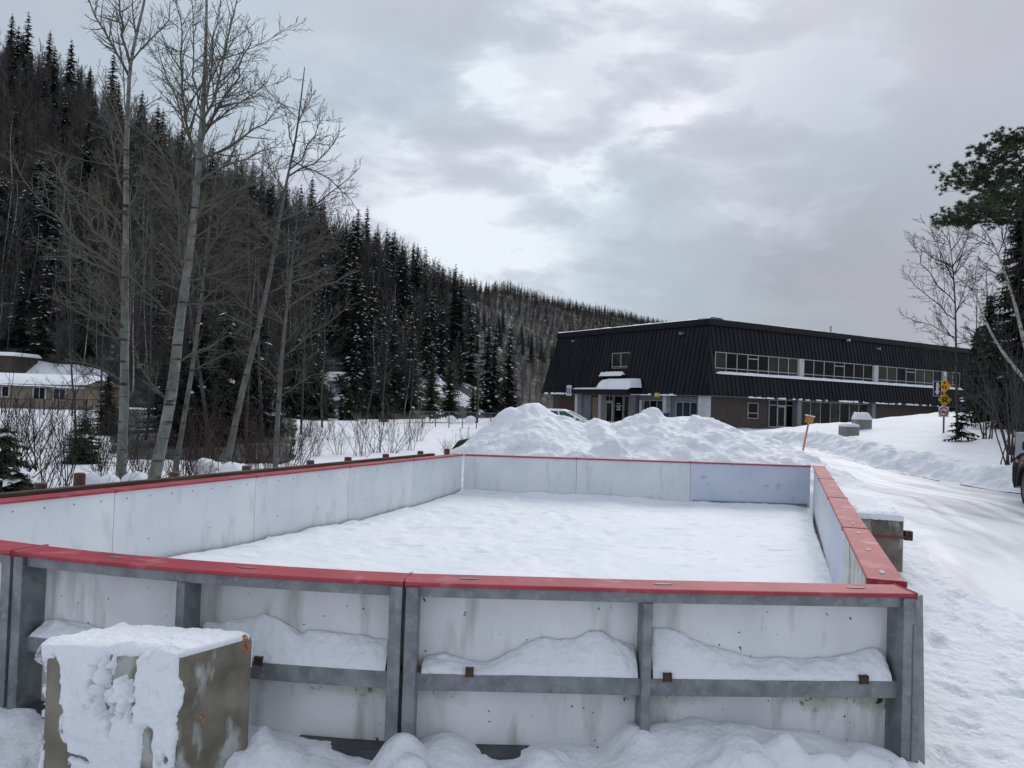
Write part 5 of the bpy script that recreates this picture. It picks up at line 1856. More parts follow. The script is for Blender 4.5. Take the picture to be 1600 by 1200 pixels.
SPV = [spruce_proto('hill_spruce', 'x', 'x', 300 + i, H, Rm, snow=sn, per=8, whorls=int(H * 3.2))
       for i, (H, Rm, sn) in enumerate(((13, 2.9, .28), (11, 2.5, .42), (15, 2.8, .06), (9, 2.3, .26), (12, 2.0, .10), (7, 1.9, .15)))]
BRV = [bare_proto('hill_birch', 'x', 'x', 340 + i, H, twig=tw, trunkmat=tm, slim=sl, nb=nb_, rt=.10, crown0=.28, rmin=.014)
       for i, (H, tw, tm, sl, nb_) in enumerate(((11, 'twig_hill', 'bark_hill', .30, 30), (12, 'twig_hill', 'bark_hill', .26, 32), (9, 'twig_pale', 'bark_hill', .32, 28), (13, 'twig_hill', 'birch_bark', .24, 30)))]

cand = []
cells = {}


def place_ok(X, Y, dmin):
    k = (int(X // 4), int(Y // 4))
    for i in (-1, 0, 1):
        for j in (-1, 0, 1):
            for (x, y) in cells.get((k[0] + i, k[1] + j), ()):
                if (x - X) ** 2 + (y - Y) ** 2 < dmin * dmin:
                    return False
    cells.setdefault(k, []).append((X, Y))
    return True


for _ in range(80000):
    px = rnd.uniform(-140, 1120)
    t = rnd.uniform(.01, 1.10)
    X, Y, z = [float(v) for v in hill_pt(np.array([px]), np.array([t]))]
    # area-true sampling: nearer strips are thinner in metres
    if rnd.random() > Y / 420:
        continue
    if px < 185 and t < .075 + .02 * math.sin(px * .05):
        continue
    if 494 < px < 548 and t < .20 and rnd.random() < .93: continue
    if 646 < px < 708 and t < .25 and rnd.random() < .93: continue
    if 722 < px < 764 and t < .14 and rnd.random() < .9: continue
    if 556 < px < 600 and t < .10 and rnd.random() < .8: continue
    sp_ = vnoise(np.array(X * .035), np.array(Y * .035), 55)
    p_spruce = .58 if sp_ > .46 else .14
    if t > .8 and px < 450: p_spruce = .34
    if px > 760 and t < .85: p_spruce *= .45
    if px > 620 and t > .85: p_spruce = .9
    if 430 < px < 700 and t < .6: p_spruce = max(p_spruce, .62)
    kind = 's' if rnd.random() < p_spruce else 'b'
    if 480 < px < 790 and t < .32 and kind == 'b' and rnd.random() < .6: continue
    if 480 < px < 790 and t < .26 and min(abs(px - 522) / 24, abs(px - 678) / 28, abs(px - 742) / 20, abs(px - 578) / 16) < 1 and rnd.random() < .9: continue
    if not place_ok(X, Y, (2.2 if kind == 's' else 1.35) * (1 if Y < 200 else .95)):
        continue
    cand.append((Y, px, t, X, z, kind))
    if len(cand) > 6200:
        break
cand.sort()
ns = nb = 0
STUFF = []
for (Y, px, t, X, z, kind) in cand:
    sc = rnd.uniform(.55, 1.10) * (.85 if t < .1 else 1) * (1 - .56 * float(S(np.array(px), 620, 760)))
    rz = rnd.uniform(0, 6.28)
    if kind == 's' and ns < 285 and px > -60:
        i = rnd.choice((0, 0, 1, 1, 2, 3, 4, 4))
        lab = ('%s dark spruce standing %s' % (('snow flecked', 'thickly snow dusted', 'tall narrow', 'small', 'slim bare sided', 'young')[i], bucket(px, t)))
        copy_thing(SPV[i], (X, Y, z - .2), rz, sc, lab, 'spruces on the wooded hillside')
        ns += 1
    elif kind == 'b' and nb < 280 and px > -60:
        i = rnd.choice((0, 1, 2, 2, 3))
        lab = ('%s leafless tree standing %s' % (('brown twiggy', 'tall brown', 'pale brushy', 'pale trunked')[i], bucket(px, t)))
        copy_thing(BRV[i], (X, Y, z - .1), rz, sc, lab, 'bare trees on the wooded hillside')
        nb += 1
    else:
        STUFF.append((X, Y, z, kind, rz, sc))
print('hill trees', len(cand), ns, nb, len(STUFF))


def remove_proto(t):
    for ch in list(t.children):
        bpy.data.objects.remove(ch)
    bpy.data.objects.remove(t)


# the far wood as one mass: low-detail trees baked into one mesh
def mesh_arrays(me):
    v = np.empty(len(me.vertices) * 3); me.vertices.foreach_get('co', v); v = v.reshape(-1, 3)
    tri = np.empty(len(me.loop_triangles) * 3, dtype=np.int32) if False else None
    me.calc_loop_triangles()
    tri = np.empty(len(me.loop_triangles) * 3, dtype=np.int32); me.loop_triangles.foreach_get('vertices', tri)
    return v, tri.reshape(-1, 3)


farS = [mesh_arrays(spruce_mesh(400 + i, 11, (2.6, 3.2, 2.9)[i], snow=0, whorls=(18, 13, 15)[i], per=6, needle='needle_far', lo=(.08, .3, .2)[i])[0]) for i in range(3)]
farB = []
for i in range(3):
    rng = random.Random(420 + i)
    T = [([Vector((0, 0, -.3)), Vector((rng.gauss(0, .2), rng.gauss(0, .2), 5)), Vector((rng.gauss(0, .4), rng.gauss(0, .4), 10))], .07, .02)]
    sprout(T, rng, T[0][0], .08, 10, 2, (30, 8), .6, .05, .2, .30, .022, .12, .3)
    farB.append(mesh_arrays(tubes_mesh('tmp', T, 'twig_hill', 3, 3)))


def bake(name, items, protos, mat):
    V = []; Fc = []; off = 0
    for (X, Y, z, kind, rz, sc) in items:
        v, f = protos[int(abs(X * 7 + Y * 3)) % 3]
        c, s = math.cos(rz), math.sin(rz)
        w = np.stack([(v[:, 0] * c - v[:, 1] * s) * sc + X, (v[:, 0] * s + v[:, 1] * c) * sc + Y, v[:, 2] * sc + z - .2], 1)
        V.append(w); Fc.append(f + off); off += len(v)
    V = np.concatenate(V); Fc = np.concatenate(Fc)
    me = bpy.data.meshes.new(name)
    me.vertices.add(len(V)); me.vertices.foreach_set('co', V.ravel())
    me.loops.add(Fc.size); me.loops.foreach_set('vertex_index', Fc.ravel().astype(np.int32))
    me.polygons.add(len(Fc)); me.polygons.foreach_set('loop_start', (np.arange(len(Fc)) * 3).astype(np.int32))
    me.polygons.foreach_set('loop_total', np.full(len(Fc), 3, dtype=np.int32))
    me.materials.append(MATS[mat]); me.update(calc_edges=True)
    print(name, len(Fc))
    return tag(link(name, me), kind='stuff')


o = bake('far_conifers', [s for s in STUFF if s[3] == 's'], farS, 'needle_far'); o['label'] = 'far dark conifer wood along the receding ridge'
o = bake('far_bare_wood', [s for s in STUFF if s[3] == 'b'], farB, 'twig_hill'); o['label'] = 'far leafless brown wood on the hillside'

def hill_at(px, py):
    tt = np.linspace(0, 1.02, 400)
    X, Y, z = hill_pt(np.full(400, float(px)), tt)
    sy = yh(px) - (z - CZ) * FPX / Y
    i = int(np.argmin(np.abs(sy - py)))
    return Vector((X[i], Y[i], z[i]))


# a few landmark spruces
for px, pyt, pyb, i, lab in ((625, 378, 560, 2, 'tallest pointed spruce breaking the skyline right of the poplars'),
                             (548, 328, 500, 0, 'pointed spruce on the skyline beside the slender poplar'),
                             (706, 408, 560, 4, 'dark pointed spruce above the far left boards'), (716, 418, 565, 2, 'dark spruce close beside the pointed one above the far boards'),
                             (88, 52, 190, 0, 'broad snowy spruce at the top left skyline'), (62, 62, 200, 4, 'narrow spruce left of the broad snowy one on the skyline'), (155, 70, 230, 2, 'tall spruce on the skyline behind the leftmost poplar'),
                             (18, 8, 150, 4, 'narrow spruce at the top left picture corner'), (3, 30, 170, 0, 'dark spruce cut by the left edge on the skyline'),
                             (760, 490, 640, 1, 'dense snow flecked spruce left of the tall snow pile'), (772, 500, 645, 0, 'dark spruce touching the snow flecked one left of the tall pile'),
                             (795, 498, 640, 0, 'dense dark spruce just behind the tall snow pile'), (688, 465, 590, 1, 'snow covered spruce midway between poplars and black building'), (664, 470, 595, 1, 'snow covered spruce left of the midway one'),
                             (640, 480, 640, 0, 'wide dark spruce above the chain link fence'), (612, 470, 630, 1, 'dense snow flecked spruce right of the field saplings'), (598, 500, 650, 3, 'round topped spruce at the field edge right of the poplars'),
                             (560, 470, 600, 1, 'snow flecked spruce upslope beside the thin poplar'), (578, 430, 610, 0, 'big dark spruce right of the thin poplar'), (735, 470, 600, 3, 'plump snow dusted spruce above the utility pole')):
    a = hill_at(px, pyb)
    hh = (pyb - pyt) * a.y / FPX
    Hh = {0: 13, 1: 11, 2: 15, 3: 9, 4: 12}[i]
    copy_thing(SPV[i], (a.x, a.y, a.z - .2), rnd.uniform(0, 6), (hh / Hh * .92, hh / Hh), lab, None)
# young trees along the field edge
for px, py, Y, Hh, lab in ((545, 660, 72, 3.4, 'yellow green young conifer at the field edge behind the thin poplar'), (533, 660, 71, 2.6, 'small yellow green conifer at the left field edge'),
                           (600, 660, 71, 2.4, 'low greenish young conifer right of the shrubs'), (672, 648, 74, 5.5, 'dark young spruce left of the fence'),
                           (702, 648, 76, 6.2, 'slender greenish young spruce behind the fence'), (738, 648, 78, 3.0, 'small bright young spruce behind the fence'),
                           (515, 655, 73, 3.5, 'bushy young conifer below the snowy clearing')):
    a = at(px, py, Y)
    t = spruce_proto('young_spruce', lab, 'young conifers at the field edge', int(px), Hh, Hh * .28, needle='needle_green', snow=.05, whorls=26)
    t.location = (a.x, a.y, a.z - .2)

# mid-distance bare trees and conifers right behind the poplars
MB_ = [bare_proto('bare_tree', 'x', 'x', 500 + i, 9, twig='twig_dark', trunkmat='bark_hill', slim=.34, nb=30, rt=.07, crown0=.12, rmin=.006) for i in range(3)]
k = 0
for px, py, Y, sc, lab in ((120, 705, 34, .8, 'bushy bare tree in front of the beige house corner'), (160, 690, 40, 1.0, 'dark bare tree left of the leftmost poplar'),
                           (225, 700, 32, 1.05, 'dark bare tree between the two left poplars'), (330, 700, 28, 1.0, 'dark bare tree behind the thick leaning poplar'),
                           (300, 690, 38, 1.25, 'tall dark bare tree behind the leaning poplars'), (385, 700, 30, 1.05, 'dark bare tree left of the thin straight poplar'), (410, 690, 36, 1.2, 'tall dark bare tree behind the thin poplar'),
                           (470, 680, 42, 1.0, 'dark bare tree right of the thin poplar'), (505, 672, 52, 1.1, 'bare tree at the left field edge'), (345, 690, 44, 1.4, 'highest dark bare tree behind the poplars'),
                           (250, 690, 46, 1.35, 'tall bare tree behind the thick poplar base'), (600, 668, 62, 1.0, 'bare sapling tree standing in the snowy field edge'), (570, 665, 64, .9, 'thin bare tree left of the field saplings'),
                           (640, 660, 70, .9, 'thin bare tree beside the fence end')):
    a = at(px, py, Y)
    copy_thing(MB_[k % 3], (a.x, a.y, min(a.z, g(a.x, a.y)) - .1), k * 1.7, sc, lab, 'bare trees behind the poplars')
    k += 1
for t in MB_:
    remove_proto(t)
MC = [spruce_proto('dark_spruce', 'x', 'x', 520 + i, 6, 1.8, snow=.04, whorls=40, per=10) for i in range(2)]
for k, (px, py, Y, sc, lab) in enumerate(((305, 705, 30, .95, 'shaded dark spruce behind the thick leaning poplar'), (350, 705, 33, 1.05, 'shaded dark spruce behind the slender leaning poplar'), (400, 695, 38, 1.1, 'shaded dark spruce left of the thin poplar'),
                                       (270, 700, 40, 1.1, 'shaded dark spruce between the two thick poplars'), (165, 700, 36, .6, 'small dark spruce left of the leftmost poplar'),
                                       (460, 665, 66, 1.3, 'dark spruce behind the thin poplar at the field edge'), (490, 662, 68, 1.0, 'dark spruce on the left field edge'))):
    a = at(px, py, Y)
    copy_thing(MC[k % 2], (a.x, a.y, min(a.z, g(a.x, a.y)) - .2), k * 2.1, sc, lab, 'dark spruces behind the poplars')
for t in MC:
    remove_proto(t)

PX, YY = np.meshgrid(np.linspace(140, 500, 140), np.linspace(19, 66, 160))
XX = YY * (PX - 800) / FPX
ed_ = S(np.minimum(PX - 140, 500 - PX), 0, 60) * S(YY, 19, 27) * S(66 - YY, 0, 3)
tag(link('forest_floor', grid_mesh('forest_floor', XX, YY, gz(XX, YY) - .10 + (.16 + .10 * fbm(XX * .6, YY * .6, 401)) * ed_, 'hill_floor')), kind='structure')

# ------------------------------------------------------------------ shrubs
def shrub_mesh(seed, H, n, mat, spread=.5, lv=2, nch=(5, 3), rmin=.004, r=.012):
    rng = random.Random(seed)
    T = []
    for k in range(n):
        a = rng.uniform(0, 6.283); el = 1.57 - abs(rng.gauss(0, spread))
        d = Vector((math.cos(a) * math.cos(el), math.sin(a) * math.cos(el), math.sin(el)))
        p = Vector((rng.gauss(0, .15), rng.gauss(0, .15), -.1))
        grow(T, rng, p, d, H * rng.uniform(.6, 1.1), r * rng.uniform(.6, 1.2), lv, nch, .5, .05, .14, .42, rmin, .3, .25)
    return tubes_mesh('shrub', T, mat, 4, 3, .01)


SH = {'d': [shrub_mesh(600 + i, 2.0, 14, 'twig_dark') for i in range(3)], 'r': [shrub_mesh(610 + i, 1.4, 22, 'twig_red', .6) for i in range(2)], 'b': [shrub_mesh(620 + i, 1.5, 12, 'twig', .35) for i in range(3)]}
shr = [(20, 778, 12.5, 'd', 1.0, 'dark twiggy shrub at the left picture edge by the boards'), (70, 770, 14, 'd', 1.05, 'dark twiggy shrub left of the brown rail post'), (105, 760, 17, 'd', .95, 'sprawling dark shrub below the beige house'),
       (150, 745, 20, 'd', .8, 'dark shrub left of the leftmost poplar base'), (215, 745, 17.5, 'd', .7, 'low dark shrub between the two left poplars'), (40, 700, 30, 'd', .9, 'shrub on the snow below the house windows'),
       (135, 690, 36, 'd', .8, 'shrub below the right end of the house'), (90, 700, 27, 'd', .9, 'tangled shrub on the snow below the house'), (300, 740, 17.5, 'r', .9, 'reddish shrub behind the thick poplar base'), (330, 735, 19, 'r', 1.0, 'reddish shrub left of the slender poplar base'),
       (385, 725, 21, 'r', .9, 'reddish shrub between the two right poplars'), (400, 722, 24, 'r', 1.1, 'tall reddish shrub left of the thin poplar'), (445, 722, 22, 'd', .8, 'grey brush right of the thin poplar base'), (470, 715, 24, 'd', .75, 'grey brush on the snow right of the thin poplar'),
       (420, 725, 20, 'd', .7, 'grey brush at the foot of the thin poplar'), (495, 708, 27, 'b', .9, 'brown stalks at the near left of the snowfield'), (530, 705, 28, 'b', .8, 'thin brown stalks in the snowfield'), (565, 708, 28, 'b', 1.1, 'tall brown stalks in the middle of the snowfield'), (585, 705, 30, 'b', 1.2, 'tallest brown stalks in the middle of the snowfield'),
       (612, 703, 30, 'b', 1.1, 'brown stalks right of the field middle'), (640, 700, 32, 'b', 1.0, 'brown stalks at the right of the snowfield'), (655, 690, 40, 'b', .9, 'faint stalks at the far right of the snowfield'), (515, 690, 38, 'b', .9, 'faint stalks at the far left of the snowfield'),
       (480, 690, 40, 'd', .8, 'grey brush at the back of the snowfield'), (700, 700, 27, 'b', .5, 'short stalks beside the far left boards'), (730, 690, 24, 'b', .7, 'small twiggy shrub at the left foot of the tall snow pile'),
       (250, 735, 24, 'd', .8, 'dim shrub behind the thick poplar'), (180, 730, 26, 'd', .9, 'dim shrub behind the leftmost poplar'), (10, 735, 18, 'd', 1.3, 'tall dark shrub at the far left edge'),
       (165, 752, 16.5, 'd', .8, 'brush at the left foot of the leftmost poplar'), (205, 735, 22, 'd', 1.0, 'brush behind the leftmost poplar base'), (230, 750, 16.2, 'd', .75, 'brush just left of the thick poplar base'), (275, 745, 17, 'd', .8, 'brush between the thick poplar and its grey neighbour'),
       (310, 730, 22, 'd', 1.0, 'brush behind the grey poplar stem base'), (345, 722, 26, 'd', 1.1, 'brush left behind the slender poplar base'), (372, 735, 18, 'd', .8, 'brush at the right foot of the slender poplar'), (405, 730, 19.5, 'd', .8, 'brush at the left foot of the thin poplar'),
       (455, 715, 26, 'd', .95, 'brush close right of the thin poplar'), (130, 725, 26, 'd', 1.0, 'brush left of the leftmost poplar under the house'), (60, 735, 21, 'd', 1.0, 'tangled brush low at the left under the house'), (195, 705, 34, 'd', 1.1, 'distant brush behind the leftmost poplar'),
       (265, 705, 36, 'd', 1.2, 'distant brush behind the thick poplar'), (425, 700, 36, 'd', 1.1, 'distant brush behind the thin poplar'), (395, 700, 33, 'r', 1.3, 'reddish thicket far behind the slender poplar'), (318, 722, 24, 'r', 1.2, 'dark reddish thicket behind the grey poplar stem')]
for k, (px, t) in enumerate(((12, .03), (35, .06), (60, .035), (85, .07), (105, .045), (128, .075), (150, .04), (168, .08), (48, .09), (95, .1))):
    X, Y, z = [float(v) for v in hill_pt(np.array([float(px)]), np.array([t]))]
    o = link('hill_shrub', SH['d'][k % 3], None, (X, Y, z + .1)); o.scale = (.8,) * 3; o.rotation_euler = (0, 0, k)
    tag(o, 'small dark shrub poking from the snowy slope behind the beige house', 'shrub', 'shrubs on the slope behind the beige house')
for k, (px, py, Y, kd, sc, lab) in enumerate(shr):
    a = at(px, py, Y)
    o = link({'d': 'dark_shrub', 'r': 'red_twig_shrub', 'b': 'dry_stalks'}[kd], SH[kd][k % len(SH[kd])], None, (a.x, a.y, g(a.x, a.y)))
    o.scale = (sc,) * 3; o.rotation_euler = (0, 0, k * 1.3)
    tag(o, lab, 'shrub', {'d': 'dark shrubs left of the rink', 'r': 'red twig shrubs', 'b': 'dry stalks in the snowfield'}[kd])
for px, py, Y, Hh, lab in ((22, 775, 12.0, 1.15, 'low green conifer at the left edge by the boards'), (92, 772, 13.0, .62, 'low green conifer behind the brown rail post'), (5, 770, 14.0, 1.5, 'dark green conifer partly out of the left edge'), (128, 745, 22, 1.3, 'dark low conifer below the house corner')):
    a = at(px, py, Y)
    t = spruce_proto('low_conifer', lab, 'low conifers left of the rink', int(px) + 7, Hh, Hh * .62, needle='needle_green', snow=.10, whorls=16, per=9)
    t.location = (a.x, a.y, g(a.x, a.y) - .05)

# snow covered boulders and the dark log by the pile
def boulder(label, px, py, Y, r, seed, name='snowy_boulder'):
    a = at(px, py, Y)
    n, m_ = 26, 16
    th = np.linspace(0, 2 * np.pi, n); ph = np.linspace(.05, np.pi - .05, m_)
    T_, P_ = np.meshgrid(th, ph)
    k = 1 + .5 * fbm(np.cos(T_) * 1.5 + seed, np.sin(T_) * np.sin(P_) * 1.5 + P_, seed)
    X = r * k * np.sin(P_) * np.cos(T_); Yy = r * k * np.sin(P_) * np.sin(T_); Z = r * .75 * k * np.cos(P_)
    X[:, -1] = X[:, 0]; Yy[:, -1] = Yy[:, 0]; Z[:, -1] = Z[:, 0]
    o = link(name, grid_mesh(name, X, Yy, Z, 'snow'), None, (a.x, a.y, a.z))
    tag(o, label, 'boulder', 'snow covered boulders left of the rink')


for k, (px, py, Y, r, lab) in enumerate(((320, 731, 17.8, .28, 'round snow covered boulder between the poplar bases'), (362, 738, 16.5, .26, 'snow covered boulder at the slender poplar base'), (378, 735, 16.8, .18, 'small snow lump right of the slender poplar base'), (418, 655, 66, .6, 'snow lump at the far edge of the field'),
                                       (140, 752, 15.5, .22, 'snow lump behind the brown rail post'), (170, 757, 14.8, .22, 'snow lump at the leftmost poplar base'), (210, 752, 15.6, .25, 'snow lump right of the leftmost poplar base'), (705, 656, 66, .45, 'snow lump beneath the chain link fence'), (735, 656, 64, .4, 'snow lump at the right of the chain link fence'))):
    boulder(lab, px, py, Y, r, 30 + k)
a = at(727, 697, 21.5)
mb = MB()
mb.tube([a + Vector((-.35, -.2, -.25)), a + Vector((-.1, 0, .0)), a + Vector((.2, .15, .08)), a + Vector((.45, .3, .05))], .1, .1, 10, radii=[.10, .17, .16, .08])
solo('dark_stump', mb, 'twig_dark', 'dark rotten stump at the left foot of the tall snow pile', 'stump', tuple(a), smooth=True)

# ------------------------------------------------------------------ left house
def house():
    Y = 58.0
    a = at(-60, 655, Y); b = at(140, 655, Y)
    z0 = a.z - .3
    ze = at(60, 601, Y).z; zr = at(60, 589, Y + 3).z
    t = thing('beige_house', 'low beige house with thick snow on its roof at the left edge', 'house', ((a.x + b.x) / 2, Y, z0))
    zm = at(60, 636, Y).z
    mb = MB(); mb.box(a.x, b.x, Y, Y + 4.6, zm, ze); part('wall', mb, 'house_wall', t)
    mb = MB(); mb.box(a.x, b.x, Y + .03, Y + 4.57, z0 - .5, zm - .002); part('foundation', mb, 'house_base', t)
    mb = MB(); mb.hexa([(a.x - .3, Y - .5, ze), (b.x + .3, Y - .5, ze), (b.x + .3, Y + 5.0, ze), (a.x - .3, Y + 5.0, ze), (a.x - .3, Y + 2.2, zr), (b.x - 1.0, Y + 2.2, zr), (b.x - 1.0, Y + 2.6, zr), (a.x - .3, Y + 2.6, zr)])
    rf = part('roof', mb, 'shed_wall', t)
    # snow slab on the roof with a sagging edge
    u = np.linspace(a.x - .3, b.x - .2, 110); v = np.linspace(0, 1, 10)
    U, V = np.meshgrid(u, v)
    prof = np.array([-.35, .45, .8, 1, 1, 1, 1, 1, 1, .9])[:, None]
    droop = (.16 * fbm(U * .5, V * 0, 4) - .12 * S(U, b.x - 4, b.x - 1.0)) * (V < .2)
    Yv = Y - .62 + V * 3.1
    Zr = ze + (zr - ze) * np.clip((Yv - (Y - .5)) / 2.7, 0, 1)
    Z = Zr + .24 * prof * np.minimum(1, (b.x - .1 - U) * 1.2) + droop
    link('roof_snow', grid_mesh('roof_snow', U - t.location.x, Yv - t.location.y, Z - t.location.z, 'snow'), t)
    for px, py0, py1, n in ((9.5, 604, 619, 1), (62.5, 606, 623, 2), (94, 608, 624, 2)):
        p = at(px, py0, Y); q = at(px, py1, Y)
        w = .42 if n == 2 else .24
        m_ = MB(); m_.box(p.x - w - .07, p.x + w + .07, Y - .06, Y - .003, q.z - .07, p.z + .05)
        wn = part('window', m_, 'white_paint', t)
        m_ = MB()
        for k in range(n):
            x0 = p.x - w + 2 * w * k / n + .03; x1 = p.x - w + 2 * w * (k + 1) / n - .03
            m_.box(x0, x1, Y - .07, Y - .061, q.z, p.z)
        part('pane', m_, 'glass_blue' if px > 80 else 'glass', wn)
    for px, w in ((88, .42), (14, .9), (122, .8)):
        p = at(px, 650, Y)
        m_ = MB(); m_.box(p.x - w - .08, p.x + w + .08, Y - .03, Y + .029, p.z - .26, p.z + .26); wn = part('basement_window', m_, 'white_paint' if px == 88 else 'shed_wall', t)
        m_ = MB(); m_.box(p.x - w, p.x + w, Y - .04, Y - .031, p.z - .18, p.z + .18); part('pane', m_, 'glass', wn)


house()
p = at(8, 575, 74)
mb = MB(); mb.box(p.x - 4, p.x + 1.2, 73, 77, p.z - .6, p.z + 1.1)
t = thing('brown_shed', 'dark brown shed on the slope behind the beige house', 'shed', (p.x - 1.4, 75, p.z - .6))
part('wall', mb, 'shed_wall', t)
mb = MB(); mb.hexa([(p.x - 4.3, 72.6, p.z + 1.1), (p.x + 1.5, 72.6, p.z + 1.1), (p.x + 1.5, 77.4, p.z + 1.1), (p.x - 4.3, 77.4, p.z + 1.1), (p.x - 4.1, 73, p.z + 1.45), (p.x + 1.3, 73, p.z + 1.45), (p.x + 1.3, 77, p.z + 1.45), (p.x - 4.1, 77, p.z + 1.45)])
part('roof_snow', mb, 'snow', t, bevel=.1)


def chain_fence(name, label, pts, z_off, h, npost, mat, mesh=True):
    t = thing(name, label, 'fence', (pts[0][0], pts[0][1], pts[0][2]))
    P, ln = resample([(p[0], p[1]) for p in pts], npost)
    zs = np.interp(np.linspace(0, 1, npost), np.linspace(0, 1, len(pts)), [p[2] for p in pts])
    top = []
    for (x, y), z in zip(P, zs):
        mb = MB(); mb.tube([(x, y, z - .3), (x, y, z + h)], .04, .04, 6); part('post', mb, mat, t); top.append((x, y, z + h - .03))
    mb = MB(); mb.tube(top, .022, .022, 5); part('top_rail', mb, mat, t)
    if mesh:
        mb = MB()
        n = int(ln / .22)
        Q, _ = resample(P, n)
        zq = np.interp(np.linspace(0, 1, n), np.linspace(0, 1, npost), zs)
        k = max(1, int(h / .22))
        for i in range(n - 1):
            for s_ in (1, -1):
                j = i + k
                a = (Q[i][0], Q[i][1], zq[i] + (0 if s_ > 0 else h - .05))
                jj = min(j, n - 1)
                fz = (jj - i) / k
                b = (Q[jj][0], Q[jj][1], zq[jj] + ((h - .05) * fz if s_ > 0 else (h - .05) * (1 - fz)))
                mb.tube([a, b], .006, .006, 3, cap=False)
        part('mesh', mb, mat, t)


a = at(-20, 655, 52); b = at(178, 657, 52)
chain_fence('wire_fence', 'black wire fence with thin posts in front of the beige house', [tuple(a), tuple(at(90, 656, 52)), tuple(b)], 0, 1.35, 10, 'wire', mesh=False)
chain_fence('chain_link_fence', 'grey chain link fence on the far side of the snowy field', [tuple(at(640, 662, 62)), tuple(at(720, 664, 60)), tuple(at(812, 668, 58))], 0, 1.0, 9, 'pole_grey')


def utility_pole(label, px, pyt, pyb, Y):
    a = at(px, pyb, Y); b = at(px, pyt, Y)
    t = thing('utility_pole', label, 'utility pole', tuple(a), None)
    mb = MB(); mb.tube([(a.x, a.y, a.z - .5), (a.x, a.y, b.z)], .15, .10, 8); part('pole', mb, 'wood_pole', t)
    mb = MB(); mb.box(a.x - 1.1, a.x + 1.1, a.y - .16, a.y - .05, b.z - .5, b.z - .34); part('crossarm', mb, 'wood_pole', t)
    mb = MB()
    for dx in (-1.0, -.5, .5, 1.0):
        mb.tube([(a.x + dx, a.y - .1, b.z - .34), (a.x + dx, a.y - .1, b.z - .2)], .035, .03, 6)
    part('insulator_row', mb, 'glass_blue', t)
    return Vector((a.x, a.y - .1, b.z - .2))


w1 = utility_pole('wooden utility pole with crossarm behind the beige house', 115, 483, 565, 82)
w2 = utility_pole('wooden utility pole with crossarm behind the chain link fence', 745, 573, 655, 78)
# ------------------------------------------------------------------ right-hand trees
poplar('slender bare tree with wide twiggy crown beside the trail sign', 24.5,
       [(1497, 692), (1495, 640), (1494, 560), (1493, 480), (1489, 420), (1483, 365)], .048, .008,
       [([(1493, 475), (1465, 445), (1440, 410), (1425, 372)], .020, -.5), ([(1493, 500), (1460, 470), (1430, 445), (1412, 420)], .020, .6), ([(1494, 530), (1450, 505), (1418, 500), (1408, 490)], .018, -.3),
        ([(1492, 450), (1475, 410), (1465, 375), (1458, 360)], .018, .5), ([(1490, 430), (1505, 395), (1512, 365)], .016, -.6), ([(1494, 560), (1460, 545), (1430, 540), (1412, 545)], .016, .5), ([(1493, 490), (1520, 450), (1530, 410)], .016, .3),
        ([(1494, 590), (1470, 560), (1440, 560)], .014, -.6)],
       autos(26, .3, .98, .8, 1.9, .014, .1, 1.0), 21, mat='bark_hill', tw='twig_dark', name='bare_tree', group=None)
poplar('white birch with a pale leaning trunk at the right edge', 21.0,
       [(1640, 700), (1618, 600), (1600, 535), (1586, 475), (1575, 440), (1560, 397), (1546, 368), (1532, 352)], .075, .012,
       [([(1586, 475), (1572, 420), (1568, 380), (1560, 340)], .022, .4), ([(1575, 440), (1545, 420), (1525, 400)], .014, -.3), ([(1595, 520), (1590, 450), (1596, 390)], .02, .5), ([(1560, 397), (1575, 350), (1572, 310)], .014, .2)],
       autos(9, .4, .95, .8, 1.8, .012), 22, mat='birch_bark', tw='twig_dark', name='birch_tree', group='birches at the right edge')
poplar('white birch leaning further left over the bank at the right edge', 19.5,
       [(1668, 700), (1640, 640), (1600, 592), (1575, 562), (1558, 539), (1538, 500), (1522, 455), (1512, 420)], .065, .010,
       [([(1600, 592), (1560, 580), (1510, 570), (1460, 562)], .020, .4), ([(1558, 539), (1530, 520), (1505, 510)], .014, -.4), ([(1575, 562), (1580, 500), (1570, 450)], .018, .3), ([(1538, 500), (1545, 450), (1540, 420)], .014, .4)],
       autos(8, .4, .95, .8, 1.6, .012), 23, mat='birch_bark', tw='twig_dark', name='birch_tree', group='birches at the right edge')


